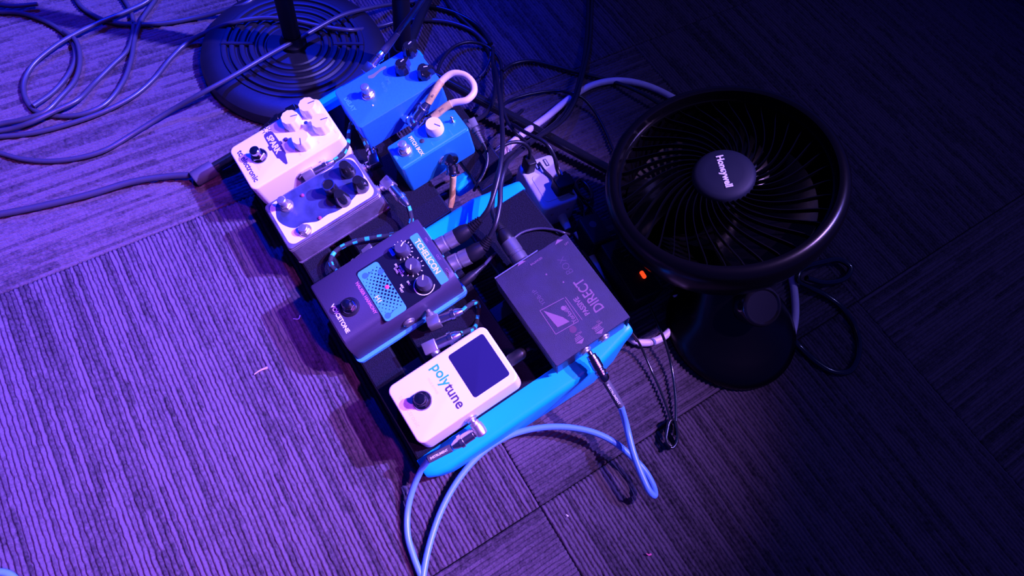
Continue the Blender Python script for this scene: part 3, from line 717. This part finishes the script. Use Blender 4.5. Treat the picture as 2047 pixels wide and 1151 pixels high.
# spark input plug
c7 = cl('patch_cable', 'black plug and cable on the upper left side of the white booster pedal', Bp(545, 240, 0))
angle_plug(c7, B(-369.5, Buv(592, 225, 22)[1], 22), Bp(586, 222, 26), Bp(540, 246, 20), m=M_darkchrome, r=6)
mesh('jacket', *tube(path(('b', 541, 246, 20), ('b', 528, 256, 6), ('b', 524, 268, -16), ('b', 540, 285, -30), ('b', 580, 290, -34)), 3.2, 10), M_cable, c7, world=True, smooth=True, sharp=80)

# light blue guitar cables
def shrink(par, P, r, lab):
    Q = smooth_path(P, 8); s_ = mesh('heat_shrink', *tube(Q, r, 12, raw=True), M_rubber, par, world=True, smooth=True, sharp=80)
    mid = Q[0]*.9+Q[-1]*.1; d = Q[-1]-Q[0]; L = np.linalg.norm(d); d /= L; z = CO-mid; z -= (z@d)*d; z /= np.linalg.norm(z); y = np.cross(z, d)
    o3 = mid+z*(r+.05); Mw = Matrix(((d[0], y[0], z[0], o3[0]*S), (d[1], y[1], z[1], o3[1]*S), (d[2], y[2], z[2], o3[2]*S), (0, 0, 0, 1)))
    text(lab, 'lettering', M_printw, s_, 0, -1.2, 0, 3.5, M=par.matrix_world.inverted() @ Mw, sx=L*.84/30*1.3, bold=.05)
k1 = cable('guitar_cable', 'light blue guitar cable with angled plug in the white tuner pedal', 'cable',
           path(('b', 858, 917, 14), (843, 938, 34), (826, 975, 18), (815, 1020, 8), (815, 1070, 6), (826, 1110, 6), (843, 1155, 6), (862, 1210, 6)), 3.6, M_skycable)
angle_plug(k1, B(73, 57, 22), Bp(958, 858, 18), Bp(905, 893, 16), m=M_chromeb, r=6.6, box_head=False)
shrink(k1, path(('b', 902, 895, 16), ('b', 880, 906, 15), ('b', 857, 918, 14))[::-1], 4.3, 'INSTRUMENT')
k2 = cable('guitar_cable', 'light blue guitar cable from the direct box looping over the carpet', 'cable',
           path(('b', 1241, 812, -6), (1252, 850, 52), (1266, 905, 46), (1283, 950, 42), (1299, 983, 38), (1308, 990, 33), (1308, 978, 28), (1292, 945, 26), (1262, 912, 28), (1225, 882, 30), (1180, 862, 30), (1125, 853, 28), (1065, 857, 24),
                (1010, 874, 20), (960, 908, 15), (915, 960, 10), (882, 1020, 7), (858, 1090, 6), (846, 1150, 7), (840, 1210, 7)), 3.7, M_skycable)
straight_plug(k2, B(84, Buv(1180, 706, 22)[1], 22), Bp(1211, 762, 10), 6.4, M_darkchrome)
shrink(k2, path(('b', 1210, 760, 10), ('b', 1226, 786, 2), ('b', 1241, 812, -6)), 4.4, 'INSTRUMENT')
simple_cable('guitar_cable', 'stub of light blue cable at the bottom left edge', path((-60, 1150, 4), (0, 1143, 4), (22, 1150, 4), (40, 1170, 4)), 3.6, M_skycable)

# ------------------------------------------------------------------ XLR leads
def xlr(name, label, A, Bm, Cc, Dd, rest, ms=M_chromeb, body=M_black):
    """A socket, Bm shell end, Cc body end, Dd boot end"""
    A, Bm, Cc, Dd = [np.array(p, float) for p in (A, Bm, Cc, Dd)]
    c = cl(name, label, Dd*[1, 1, .0]+[0, 0, max(0, Dd[2]-40)])
    L = np.linalg.norm(Bm-A); s_ = mesh('metal_shell', *lathe_dir(A, Bm, [(9.6, 0), (9.8, 1), (9.8, L*.45), (9.2, L*.47), (9.2, L*.55), (9.8, L*.57), (9.8, L)], 28), ms, c, world=True, smooth=True, label='shiny metal shell')
    L2 = np.linalg.norm(Cc-Bm); mesh('grip', *lathe_dir(Bm, Cc, [(9.2, 0), (9.8, 2), (9.6, L2*.6), (7.5, L2)], 28), body, c, world=True, smooth=True)
    L3 = np.linalg.norm(Dd-Cc); pr = []
    n = 6
    for i in range(n):
        z = L3*i/n; r = 7.2-3*i/n; pr += [(r, z), (r, z+L3/n*.6), (r-1.3, z+L3/n*.65), (r-1.3, z+L3/n*.98)]
    mesh('ridged_boot', *lathe_dir(Cc, Dd, pr, 20), body, c, world=True, smooth=True)
    mesh('jacket', *tube(np.vstack([[Dd], rest]), 3., 10), M_cable, c, world=True, smooth=True, sharp=80)
    return c
xlr('xlr_cable', 'upper black microphone cable plugged in the back of the charcoal vocal pedal', B(-116, 130, 22), Bp(912, 474, 26), Bp(938, 458, 29), Bp(962, 437, 34),
    path(('b', 976, 418, 40), ('b', 988, 385, 44), ('b', 998, 345, 46), ('b', 1004, 300, 40), (1003, 240, 100), (998, 190, 60), (990, 140, 20), (975, 100, 5), (948, 62, 4), (905, 20, 4), (880, -20, 4)))
xlr('xlr_cable', 'lower black microphone cable plugged in the back of the charcoal vocal pedal', B(-89, 131, 22), Bp(938, 511, 26), Bp(965, 494, 29), Bp(980, 472, 34),
    path(('b', 990, 450, 40), ('b', 999, 410, 42), ('b', 1001, 370, 42), ('b', 1010, 335, 38), (1030, 310, 95), (1075, 275, 55), (1125, 240, 30), (1150, 200, 26), (1165, 150, 22), (1178, 90, 10), (1182, 30, 5), (1184, -30, 4)))
xlr('xlr_cable', 'black microphone cable with dull shell plugged in the direct box', B(-37, Buv(1040, 520, 24)[1], 24), Bp(1016, 484, 26), Bp(1003, 462, 28), Bp(990, 440, 28),
    path(('b', 984, 425, 26), ('b', 985, 395, 26), ('b', 992, 360, 26), ('b', 1003, 325, 22), (1040, 296, 60), (1090, 262, 40), (1124, 232, 22), (1143, 204, 20), (1158, 160, 20), (1170, 100, 12), (1175, 40, 6), (1176, -30, 5)), ms=mat('dull_grey_shell', (.16, .15, .19), .35, .6))
c = cable('power_lead', 'thin power lead on the back of the charcoal vocal pedal beside the microphone plugs', 'cable',
          path(('b', 968, 530, 22), ('b', 980, 516, 14), ('b', 990, 507, 0), ('b', 996, 498, -16)), 1.9, M_cablegrey)
mesh('power_plug', *lathe_dir(B(-62, 130, 20), Bp(968, 530, 22), [(5.4, 0), (5.6, 2), (5.4, 15), (4.2, 18), (4.2, 20), (3.4, 21), (2.2, 34)], 18), M_black, c, world=True, smooth=True)
c = cable('power_lead', 'power lead with straight black plug on the back of the white tuner', 'cable',
          path(B(44, 146, 22), B(44, 153, 18), B(44, 157, 0), B(40, 156, -26)), 2.2, M_cable)
mesh('power_plug', *lathe_dir(B(44, 124.5, 22), B(44, 147, 22), [(5.6, 0), (6.8, 2), (6.8, 15), (6, 18), (3.5, 21)], 22), M_black, c, world=True, smooth=True)
c = cable('power_lead', 'power lead with ribbed right-angle plug behind the small teal pedal', 'cable',
          path(('b', 963, 282, 12), ('b', 972, 300, 8), ('b', 974, 325, 4), ('b', 966, 350, 3), ('b', 954, 368, 3), ('b', 948, 380, -16)), 2.2, M_cable)
angle_plug(c, B(-229, 240, 24), Bp(944, 246, 24), Bp(953, 264, 18), m=M_rubber, r=5)
mb = MB(); p0, p1 = Bp(952, 262, 18), Bp(964, 284, 12); pr = []
for i in range(6): pr += [(4.4-i*.35, i*2.8), (4.4-i*.35, i*2.8+1.5), (2.9, i*2.8+1.6), (2.9, i*2.8+2.7)]
mesh('ribbed_boot', *lathe_dir(p0, p1, pr, 16), M_rubber, c, world=True, smooth=True)

# ------------------------------------------------------------------ round microphone stand base
MC = G(588, 92, 24)
t = thing('microphone_stand', 'black stand with heavy round ringed base behind the pedals', 'stand', at((MC[0], MC[1], 0)))
pr = [(132, 0), (134, 3), (134, 10), (131, 17), (124, 22), (114, 25), (104, 26)]
for r0 in (97, 86, 72, 59, 46):
    pr += [(r0+4.5, 26), (r0+3.4, 28.3), (r0, 28.8), (r0-3, 28.0), (r0-4.2, 24.6), (r0-6, 24.4)]
pr += [(38, 26.5), (20, 28), (.01, 28)]
mesh('base', *lathe(pr, 96), M_ring, t, smooth=True, sharp=30)
mesh('hub', *lathe([(19, 28), (19, 34), (15, 38), (13.5, 46)], 32), M_black, t, smooth=True)
mesh('pole', *lathe([(12.2, 40), (12.2, 620)], 32), M_black, t, smooth=True)
for a in (20, 200):
    c_, s_ = math.cos(math.radians(a)), math.sin(math.radians(a))
    mesh('rib', [(c_*r-s_*w, s_*r+c_*w, z) for r, w, z in ((56, -3, 28), (101, -3, 28), (101, 3, 28), (56, 3, 28), (57, -2, 30), (100, -2, 30), (100, 2, 30), (57, 2, 30))], [(0, 1, 5, 4), (1, 2, 6, 5), (2, 3, 7, 6), (3, 0, 4, 7), (4, 5, 6, 7)], M_ring, t)

# ------------------------------------------------------------------ tripod stand
HB = G(806, 116, 40)
t = thing('tripod_stand', 'black tubular tripod stand with legs spreading under and behind the pedalboard', 'stand', at((HB[0], HB[1], 0)))
hub = np.array([HB[0], HB[1], 40.])
mesh('hub', *lathe_dir(hub-[0, 0, 22], hub+[0, 0, 26], [(16, 0), (19, 4), (19, 36), (15, 46)], 24), M_black, t, world=True, smooth=True)
mesh('pole', *lathe_dir(hub, hub+[0, 0, 700], [(12, -30), (12, 560)], 24), M_black, t, world=True, smooth=True)
for f_, nm in ((G(393, 356, 10), 1), (G(1300, 384, 10), 2), (G(905, -120, 10), 3)):
    e = hub+(f_-hub)*1.0; d = (f_-hub); L = np.linalg.norm(d)
    lg = mesh('leg', *lathe_dir(hub, f_, [(7.2, 0), (7.2, L)], 18), M_gloss, t, world=True, smooth=True)
    d /= L; mesh('rubber_foot', *lathe_dir(f_-d*26, f_+d*4, [(9.4, 0), (10.8, 1), (10.8, 28), (9.4, 30)], 18), M_rubberfoot, lg, world=True, smooth=True, label='worn grey rubber foot')

# ------------------------------------------------------------------ fan
FC = G(1447, 345, 205)
fd = -ray(1447, 345); fd /= np.linalg.norm(fd)
upv = CU-(CU@fd)*fd; upv /= np.linalg.norm(upv); rtv = CR-(CR@fd)*fd; rtv /= np.linalg.norm(rtv)
im = .13*rtv+.99*upv; im /= np.linalg.norm(im); A_ = math.radians(36)
FN = math.cos(A_)*fd+math.sin(A_)*im
def fray(x, y):
    d = ray(x, y); return CO+d*(((FC-CO)@FN)/(d@FN))
xd = fray(1447+.31*60, 345+.95*60)-FC; xd /= np.linalg.norm(xd); yd_ = np.cross(FN, xd)      # X = reading direction of the lettering
FMx = Matrix(((xd[0], yd_[0], FN[0], FC[0]*S), (xd[1], yd_[1], FN[1], FC[1]*S), (xd[2], yd_[2], FN[2], FC[2]*S), (0, 0, 0, 1)))
FB = G(1457, 655, 0); 
fan = thing('desk_fan', 'black round table fan facing up, white Honeywell lettering on its hub', 'fan', at((FB[0], FB[1], 0)))
Fi = np.array(FMx)
def fw(v): v = np.asarray(v, float); return (v@Fi[:3, :3].T+FC).tolist()
def fmesh(name, vf, m, par, **k): return mesh(name, fw(vf[0]), vf[1], m, par, world=True, **k)
R_in = 115.
head = fmesh('housing', lathe([(.01, -118), (55, -117), (84, -106), (106, -86), (121, -58), (128.5, -34), (130.5, -16), (128.5, -5), (124, -.5), (119.5, 1.5), (R_in+.8, .5), (R_in, -3), (R_in-1, -30), (R_in-8, -62), (60, -84), (.01, -86)], 96), M_fan, fan, smooth=True, sharp=50)
gr = fmesh('grille', lathe([(R_in-.6, -16), (R_in-.6, -12), (R_in-3, -12), (R_in-3, -16), (R_in-.6, -16)], 96, cap=False), M_fangrille, fan, smooth=True)
NV = 37
def vane(th0):
    P = []
    for k in range(15):
        s_ = k/14; r = 30+(R_in-3-30)*s_; th = th0+math.radians(46)*(1-(1-s_)**1.5)
        P.append((r*math.cos(th), r*math.sin(th), -5-8*s_**1.4))
    P = np.array(P); T = np.gradient(P, axis=0); T /= np.linalg.norm(T, axis=1)[:, None]; N = np.cross(T, [0, 0, 1.]); N /= np.linalg.norm(N, axis=1)[:, None]
    rg = []
    for p, n_ in zip(P, N): rg.append([tuple(p-n_*.5), tuple(p+n_*.5), tuple(p+n_*.4-[0, 0, 7]), tuple(p-n_*.4-[0, 0, 7])])
    return loft(rg)
for k in range(NV): fmesh('vane', vane(2*PI*k/NV), M_fangrille, gr, smooth=True, sharp=60)
cap = fmesh('hub_cap', lathe([(34, -14), (34, -4), (32, -1.5), (28.5, .5), (20, 2.2), (.01, 3)], 48), M_fancap, fan, smooth=True)
text('Honeywell', 'lettering', M_printw, cap, 0, -3.2, 2.9, 10.6, align='CENTER', bold=.35, sx=.95, M=fan.matrix_world.inverted() @ FMx, label='white maker lettering')
rot = fmesh('blade_hub', lathe([(24, -60), (26, -58), (26, -34), (20, -28), (.01, -27)], 32), M_fan, fan, smooth=True)
for k in range(3):
    rg = []
    for s_ in np.linspace(0, 1, 9):
        r = 24+84*s_; wdt = math.radians(62-10*s_); th = 2*PI*k/3+.5*s_
        rg.append([(r*math.cos(th+a*wdt/2), r*math.sin(th+a*wdt/2), -44+a*14*(1-.4*s_)+z) for a, z in ((-1, 0), (-.4, 2), (.4, 2), (1, 0), (.4, .4), (-.4, .4))])
    fmesh('blade', loft(rg), M_fan, rot, smooth=True)
# foot, neck and pivot
mb = MB(); rg = []
nk = FC-FN*100; nk = np.array([nk[0], nk[1], 0])-FB; nk[2] = 0
for z, rx, k in ((0, 84, 0), (4, 87, 0), (12, 86, 0), (20, 78, .02), (28, 68, .08), (40, 58, .2), (60, 50, .38), (84, 46, .55), (108, 42, .72)):
    rg.append([(FB[0]+nk[0]*k+rx*math.cos(a), FB[1]+nk[1]*k+rx*math.sin(a), z) for a in np.linspace(0, 2*PI, 64, endpoint=False)])
mb.add(*loft(rg)); mb.obj('stand_foot', M_fan, fan, world=True, smooth=True, sharp=50)
kc = G(1522, 612, 92); kd = kc+np.array([.15, -.45, .8])*10
mesh('speed_dial', *lathe_dir(kc-(kd-kc)*2.5, kd, [(25, 0), (25, 24), (23, 27), (21, 28), (19, 26), (.01, 26)], 40), M_gloss, fan, world=True, smooth=True)
fc = simple_cable  # fan cord
simple_cable('long_cord', 'black fan cord looping over the carpet right of the fan foot',
             path((1572, 664, 12), (1596, 690, 5), (1630, 722, 4), (1665, 742, 4), (1697, 742, 4), (1714, 715, 4), (1716, 680, 4), (1704, 645, 4), (1680, 612, 4), (1650, 590, 6), (1620, 575, 10), (1595, 560, 16), (1600, 540, 20), (1640, 525, 16), (1680, 520, 12), (1700, 535, 9), (1690, 555, 6), (1650, 565, 12), (1612, 556, 22)), 4.2, M_gloss)

# ------------------------------------------------------------------ white outlet cube behind the board
bq = [G(*p, 48) for p in ((1029, 328), (1105, 305), (1157, 395), (1092, 423))]
BC = sum(bq)/4; e1 = (bq[1]-bq[0])+(bq[2]-bq[3]); yw_ = math.atan2(e1[1], e1[0])
t = thing('outlet_cube', 'white outlet cube with two usb ports on the floor behind the board', 'power outlet', at((BC[0], BC[1], 0), yw_))
mesh('housing', *slab(-27, 27, -40, 40, 0, 48, 7, 4, e0=2, n=5), M_whiteplastic, t, smooth=True)
mesh('face_plate', *slab(-19, 19, -30, 14, 47.4, 48.8, 5, .6, n=5), M_whiteplastic, t, smooth=True)
for x in (-3, 12):
    p_ = mesh('usb_port', *slab(x-2.6, x+2.6, 22, 34, 47.4, 48.5, .6, .2, n=2), M_slot, t); mb = MB(); mb.add(*box(x-1, x+1, 23.5, 32.5, 48.2, 48.9)); mb.obj('tongue', M_whiteplastic, p_)
for x in (-12, 12):
    mb = MB(); mb.add(*lathe_dir((x, -41, 30), (x, -38, 30), [(2.2, 0), (2.2, 1.5)], 12)); mb.obj('screw', M_chromeb, t)
mb = MB(); mb.add(*lathe_dir((6, -38, 16), (6, -64, 10), [(6.5, 0), (6, 12), (4.8, 22)], 16)); mb.obj('cord_boot', M_whiteplastic, t, smooth=True)
# its cord
simple_cable('white_cord', 'off-white cord from the outlet cube curving out below the direct box corner',
             path((1152, 462, 14), (1172, 492, 6), (1195, 540, 6), (1215, 600, 6), (1240, 655, 6), (1270, 682, 6), (1300, 684, 6), (1330, 670, 6), (1350, 645, 7), (1355, 615, 10), (1352, 590, 14)), 5., M_whitecable)
simple_cable('white_cord', 'off-white cord arching behind the fan and past its foot',
             path((1010, 297, 44), (1040, 272, 34), (1090, 236, 18), (1140, 196, 8), (1185, 170, 6), (1235, 161, 6), (1290, 170, 6), (1350, 198, 6), (1420, 250, 6), (1490, 330, 6), (1540, 430, 6), (1580, 540, 6), (1590, 620, 6), (1583, 668, 6), (1571, 695, 6), (1560, 720, 6)), 5.1, M_whitecable)
c = cl('cord_connector', 'off-white ribbed plug where the arching cord meets the board', G(1008, 300, 0))
p0, p1 = G(996, 308, 40), G(1034, 278, 36)
pr = [(6, 0), (8.2, 1), (8.2, 5)]
for i in range(3): pr += [(8.6, 6+i*5), (8.6, 8.5+i*5), (6.6, 9+i*5), (6.6, 10.5+i*5)]
pr += [(6.2, 21), (5.2, 34)]
mesh('plug_body', *lathe_dir(p0, p1, pr, 22), M_whitecable, c, world=True, smooth=True)
mesh('cable_collar', *lathe_dir(p0+(p1-p0)*.6, p1+(p1-p0)*.1, [(5.5, 0), (5.2, 12)], 16), M_whitecable, c, world=True, smooth=True)
# plugs on the cube
t = thing('power_plug', 'black flat power plug pushed into the white outlet cube', 'plug', Matrix.Translation((0, 0, 0)) @ at((BC[0], BC[1], 48.9), yw_))
mesh('body', *slab(-2, 24, -28, -8, 0, 18, 4, 2.5, n=4), M_black, t, smooth=True)
mesh('cord', *tube(np.array([(12, -10, 11), (12, 2, 16), (11, 14, 30), (6, 30, 40), (-4, 60, 30), (-2, 92, 8), (14, 130, -30), (46, 152, -42)]), 2.8, 10), M_cable, t, smooth=True, sharp=80)
t = thing('power_plug', 'small black plug in the far left corner of the white outlet cube', 'plug', at((BC[0], BC[1], 48.2), yw_))
mesh('body', *slab(-22, -9, 20, 38, 0, 20, 3, 2, n=4), M_black, t, smooth=True)
mesh('cord', *tube(np.array([(-15.5, 30, 18), (-16, 34, 34), (-26, 40, 46), (-44, 44, 48), (-70, 40, 44)]), 2.4, 10), M_cable, t, smooth=True, sharp=80)
simple_cable('usb_cable', 'thin grey usb cable lying across the white outlet cube', path((1078, 325, 50.5), (1088, 340, 53), (1100, 352, 52), (1112, 366, 55), (1135, 380, 52), (1156, 398, 40), (1165, 415, 14), (1168, 440, 3)), 1.6, M_cablegrey)
simple_cable('long_cord', 'black cord coiled against the right side of the outlet cube',
             path((1128, 345, 60), (1145, 370, 40), (1162, 392, 26), (1176, 400, 14), (1183, 390, 8), (1175, 372, 6), (1160, 360, 6), (1152, 372, 16), (1166, 400, 20), (1180, 415, 8), (1196, 440, 4), (1200, 470, 4)), 2.8, M_gloss)

# ------------------------------------------------------------------ black power strip with lit switch
s0, s1 = G(1205, 440, 34), G(1300, 590, 34); d = s1-s0; ya = math.atan2(d[1], d[0]); mid = (s0+s1)/2; L = np.linalg.norm(d[:2])
t = thing('power_strip', 'black power strip with lit orange switch between direct box and fan', 'power strip', at((mid[0], mid[1], 0), ya))
mesh('housing', *slab(-L/2, L/2, -23, 23, 0, 34, 5, 3, n=4), M_black, t, smooth=True)
ps = np.array(t.matrix_world.inverted()) @ np.append(G(1286, 548, 36)*S, 1); sx_, sy_ = ps[0]/S, ps[1]/S
mesh('rocker_switch', *slab(sx_-5.5, sx_+5.5, sy_-2.6, sy_+2.6, 33, 36.5, 2.2, 1.2, n=4), M_neon, t, smooth=True, label='lit orange rocker switch')
for k in range(2):
    x0 = -L/2+22+k*34
    o_ = mesh('outlet', *slab(x0-11, x0+11, -14, 14, 33.6, 34.8, 4, .4, n=3), M_gloss, t, smooth=True)
    mb = MB()
    for sx__ in (-4, 4): mb.add(*box(x0+sx__-.8, x0+sx__+.8, -3, 5, 34.5, 35.0))
    mb.obj('slot', M_slot, o_)
t = thing('wall_adapter', 'black wall adapter with pale moulded mark beside the direct box rear edge', 'adapter', at(G(1176, 486, 0), ya))
mesh('body', *slab(-22, 22, -15, 15, 0, 40, 4, 3, n=4), M_black, t, smooth=True)
mesh('round_mark', *lathe_at(-6, 0, [(5, 39.8), (5, 40.4), (3.6, 40.5), (.01, 40.4)], 20), M_rubberfoot, t, smooth=True, label='pale round moulded mark')
simple_cable('long_cord', 'thin black cord hugging the rear edge of the direct box', path((1163, 500, 46), (1185, 530, 38), (1215, 575, 30), (1238, 612, 24), (1256, 640, 22), (1268, 665, 16), (1273, 690, 5)), 2.2, M_gloss)
simple_cable('long_cord', 'thin cord arching from the direct box plug to the outlet cube', path(('b', 1024, 478, 8), ('b', 1045, 464, 6), ('b', 1075, 457, 3), ('b', 1105, 459, 3), ('b', 1130, 466, 3), (1146, 470, 60)), 1.7, M_cablegrey)

# thin black pair with coiled end
simple_cable('thin_cable', 'thin black cable hanging to the coil, left strand of the pair', path((1262, 664, 70), (1280, 690, 20), (1300, 735, 8), (1322, 785, 5), (1338, 830, 4), (1343, 860, 4)), 1.6, M_gloss)
simple_cable('thin_cable', 'thin black cable hanging to the coil, right strand of the pair', path((1298, 610, 30), (1316, 650, 30), (1330, 685, 22), (1342, 730, 12), (1350, 790, 7), (1351, 840, 5), (1348, 870, 4)), 1.8, M_gloss)
q = [(1343+11*math.cos(a)*(1+.12*math.sin(a*3)), 866+26*math.sin(a)+3*math.sin(a*1.3), 5+1.6*(a/PI)) for a in np.linspace(0, 6.6*PI, 60)]
simple_cable('cable_coil', 'small black coil of thin cable on the carpet below the fan', path(*q), 1.9, M_gloss, sub=3)

# ------------------------------------------------------------------ loose cables on the carpet, left and top
CB_ = 'black cables lying on the carpet left of the round base'
def lc(lab, P, r=3.3, m=M_cablegrey): return simple_cable('black_cable', lab, path(*P), r, m, 'loose cables on the carpet')
lc('long black cable crossing over the round stand base from the left edge', [(-60, 290, 4), (0, 306, 4), (45, 318, 4), (100, 322, 4), (160, 315, 4), (210, 300, 4), (270, 265, 6), (340, 222, 14), (400, 188, 32), (460, 155, 38), (540, 108, 40), (610, 70, 42), (680, 32, 38), (730, 18, 26), (800, 6, 6), (860, 2, 4)])
lc('black cable curving in from the left edge and passing behind the stand pole', [(-60, 276, 4), (0, 273, 4), (70, 265, 4), (140, 247, 4), (210, 222, 4), (270, 190, 4), (310, 155, 4), (340, 118, 4), (375, 85, 6), (420, 62, 18), (470, 44, 34), (520, 36, 36), (570, 38, 37), (640, 52, 36), (700, 60, 32), (760, 52, 8), (800, 42, 4), (860, 40, 4), (905, 46, 4), (945, 62, 4), (975, 90, 5)])
lc('black cable making the outer loop at the far left', [(-60, 22, 4), (0, 24, 4), (40, 26, 4), (80, 38, 4), (118, 58, 4), (145, 85, 4), (150, 118, 4), (136, 150, 4), (105, 185, 5), (66, 212, 10)])
lc('black cable drawing the big round loop at the far left', [(330, -50, 12), (300, -2, 10), (255, 22, 10), (205, 42, 11), (150, 68, 12), (105, 96, 11), (66, 130, 8), (48, 165, 5), (52, 198, 4), (72, 222, 4), (115, 232, 4), (165, 228, 5), (210, 208, 5), (245, 165, 5), (262, 120, 5), (270, 75, 5), (283, 40, 6), (305, 8, 6), (330, -30, 6)])
lc('black cable from the top edge curving down to the left edge', [(225, -30, 4), (250, 2, 4), (264, 30, 4), (266, 65, 4), (255, 100, 4), (225, 130, 5), (190, 165, 6), (155, 200, 11), (110, 222, 12), (60, 245, 12), (20, 258, 6), (-50, 268, 4)])
lc('black cable joining the loops and running off the left edge', [(-50, 0, 9), (20, 12, 9), (75, 8, 8)], 3.)
lc('black cable between the loops reaching the left edge lower down', [(128, 62, 10), (152, 82, 11), (160, 120, 10), (150, 160, 10), (120, 195, 12), (92, 222, 12), (50, 238, 10), (0, 248, 6), (-50, 262, 6)])
lc('black cable sweeping right across the top edge to the round base', [(140, -30, 4), (160, 10, 4), (190, 32, 4), (225, 45, 4), (280, 49, 4), (340, 45, 4), (400, 33, 6), (450, 20, 14), (490, 8, 24), (530, -20, 24)])
lc('blurred grey cable running from the left edge to the rubber foot', [(-50, 435, 6), (0, 428, 6), (90, 410, 6), (180, 388, 6), (270, 362, 7), (340, 352, 8), (378, 350, 10)], 4.2)
# right of the tripod
lc('thin black cable circling above the white taped loop', [(878, 178, 30), (874, 150, 26), (885, 118, 20), (910, 92, 14), (940, 84, 10), (972, 92, 7), (998, 118, 6), (1003, 160, 10), (1004, 210, 30), (1016, 245, 40), (1034, 268, 44), (1052, 284, 30)], 2.6, M_cable)
lc('black cable dropping from the circle to the back of the board', [(985, 95, 12), (986, 140, 16), (990, 175, 22), (985, 205, 40), (968, 230, 70), (948, 240, 100), (930, 242, 128)], 2.8, M_cable)
lc('short bright curved cable end near the top of the circle', [(981, 104, 12), (979, 120, 8), (970, 140, 5), (958, 154, 4)], 1.6)
lc('black cable arching from the crossing to the tall cable', [(1004, 142, 10), (1025, 128, 5), (1060, 122, 4), (1100, 130, 4), (1145, 142, 5), (1185, 152, 5), (1215, 160, 4), (1270, 180, 14), (1330, 215, 14), (1400, 270, 10)], 3., M_cable)
lc('thin black cable lying across the carpet toward the white cord', [(1003, 214, 26), (1020, 200, 10), (1070, 186, 4), (1120, 182, 5), (1150, 190, 18), (1165, 196, 16), (1190, 225, 6), (1210, 262, 4), (1226, 300, 4), (1250, 350, 4), (1300, 420, 4)], 2.2, M_cable)
lc('black cable dipping from the tall cable to the crossing left of the fan', [(1158, 180, 22), (1149, 205, 18), (1135, 230, 10), (1112, 252, 8), (1085, 268, 14), (1050, 290, 26), (1018, 320, 70)], 2.8, M_cable)
lc('black cable along the top edge from the tripod foot', [(830, 8, 6), (870, 14, 4), (915, 28, 4), (955, 52, 4), (982, 88, 10)], 3.4, M_cable)

# ------------------------------------------------------------------ lint on the carpet
def scrap(name, label, pts, wd_, m, z=1.6):
    P = smooth_path(path(*[(x, y, z) for x, y in pts]), 5); b = P.mean(0).copy(); b[2] = 0
    v, f = tube(P, np.linspace(wd_*.5, wd_, len(P)), 6, raw=True); v = np.asarray(v)-b; v[:, 2] = (v[:, 2]-z)*.5+z
    o = mesh(name, v.tolist(), f, m, None, smooth=True); o.matrix_world = at(b); o['label'] = label; o['category'] = 'litter'
scrap('paper_scrap', 'curled white paper scrap on the lit carpet left of the board', [(508, 748), (518, 741), (527, 737), (535, 734)], 1.5, mat('lilac_paper', (.36, .24, .34), .7))
scrap('staple', 'tiny bent pale bit on the carpet left of the vocal pedal', [(586, 637), (597, 637), (600, 630)], .6, M_white)
scrap('lint', 'tiny pink speck on the dark carpet at lower right', [(1292, 1106), (1297, 1109), (1302, 1107)], 1.1, mat('pink_lint', (.7, .08, .25), .6))
scrap('lint', 'tiny white speck on the carpet below the big loop shadow', [(1132, 1028), (1136, 1032)], .9, M_white)
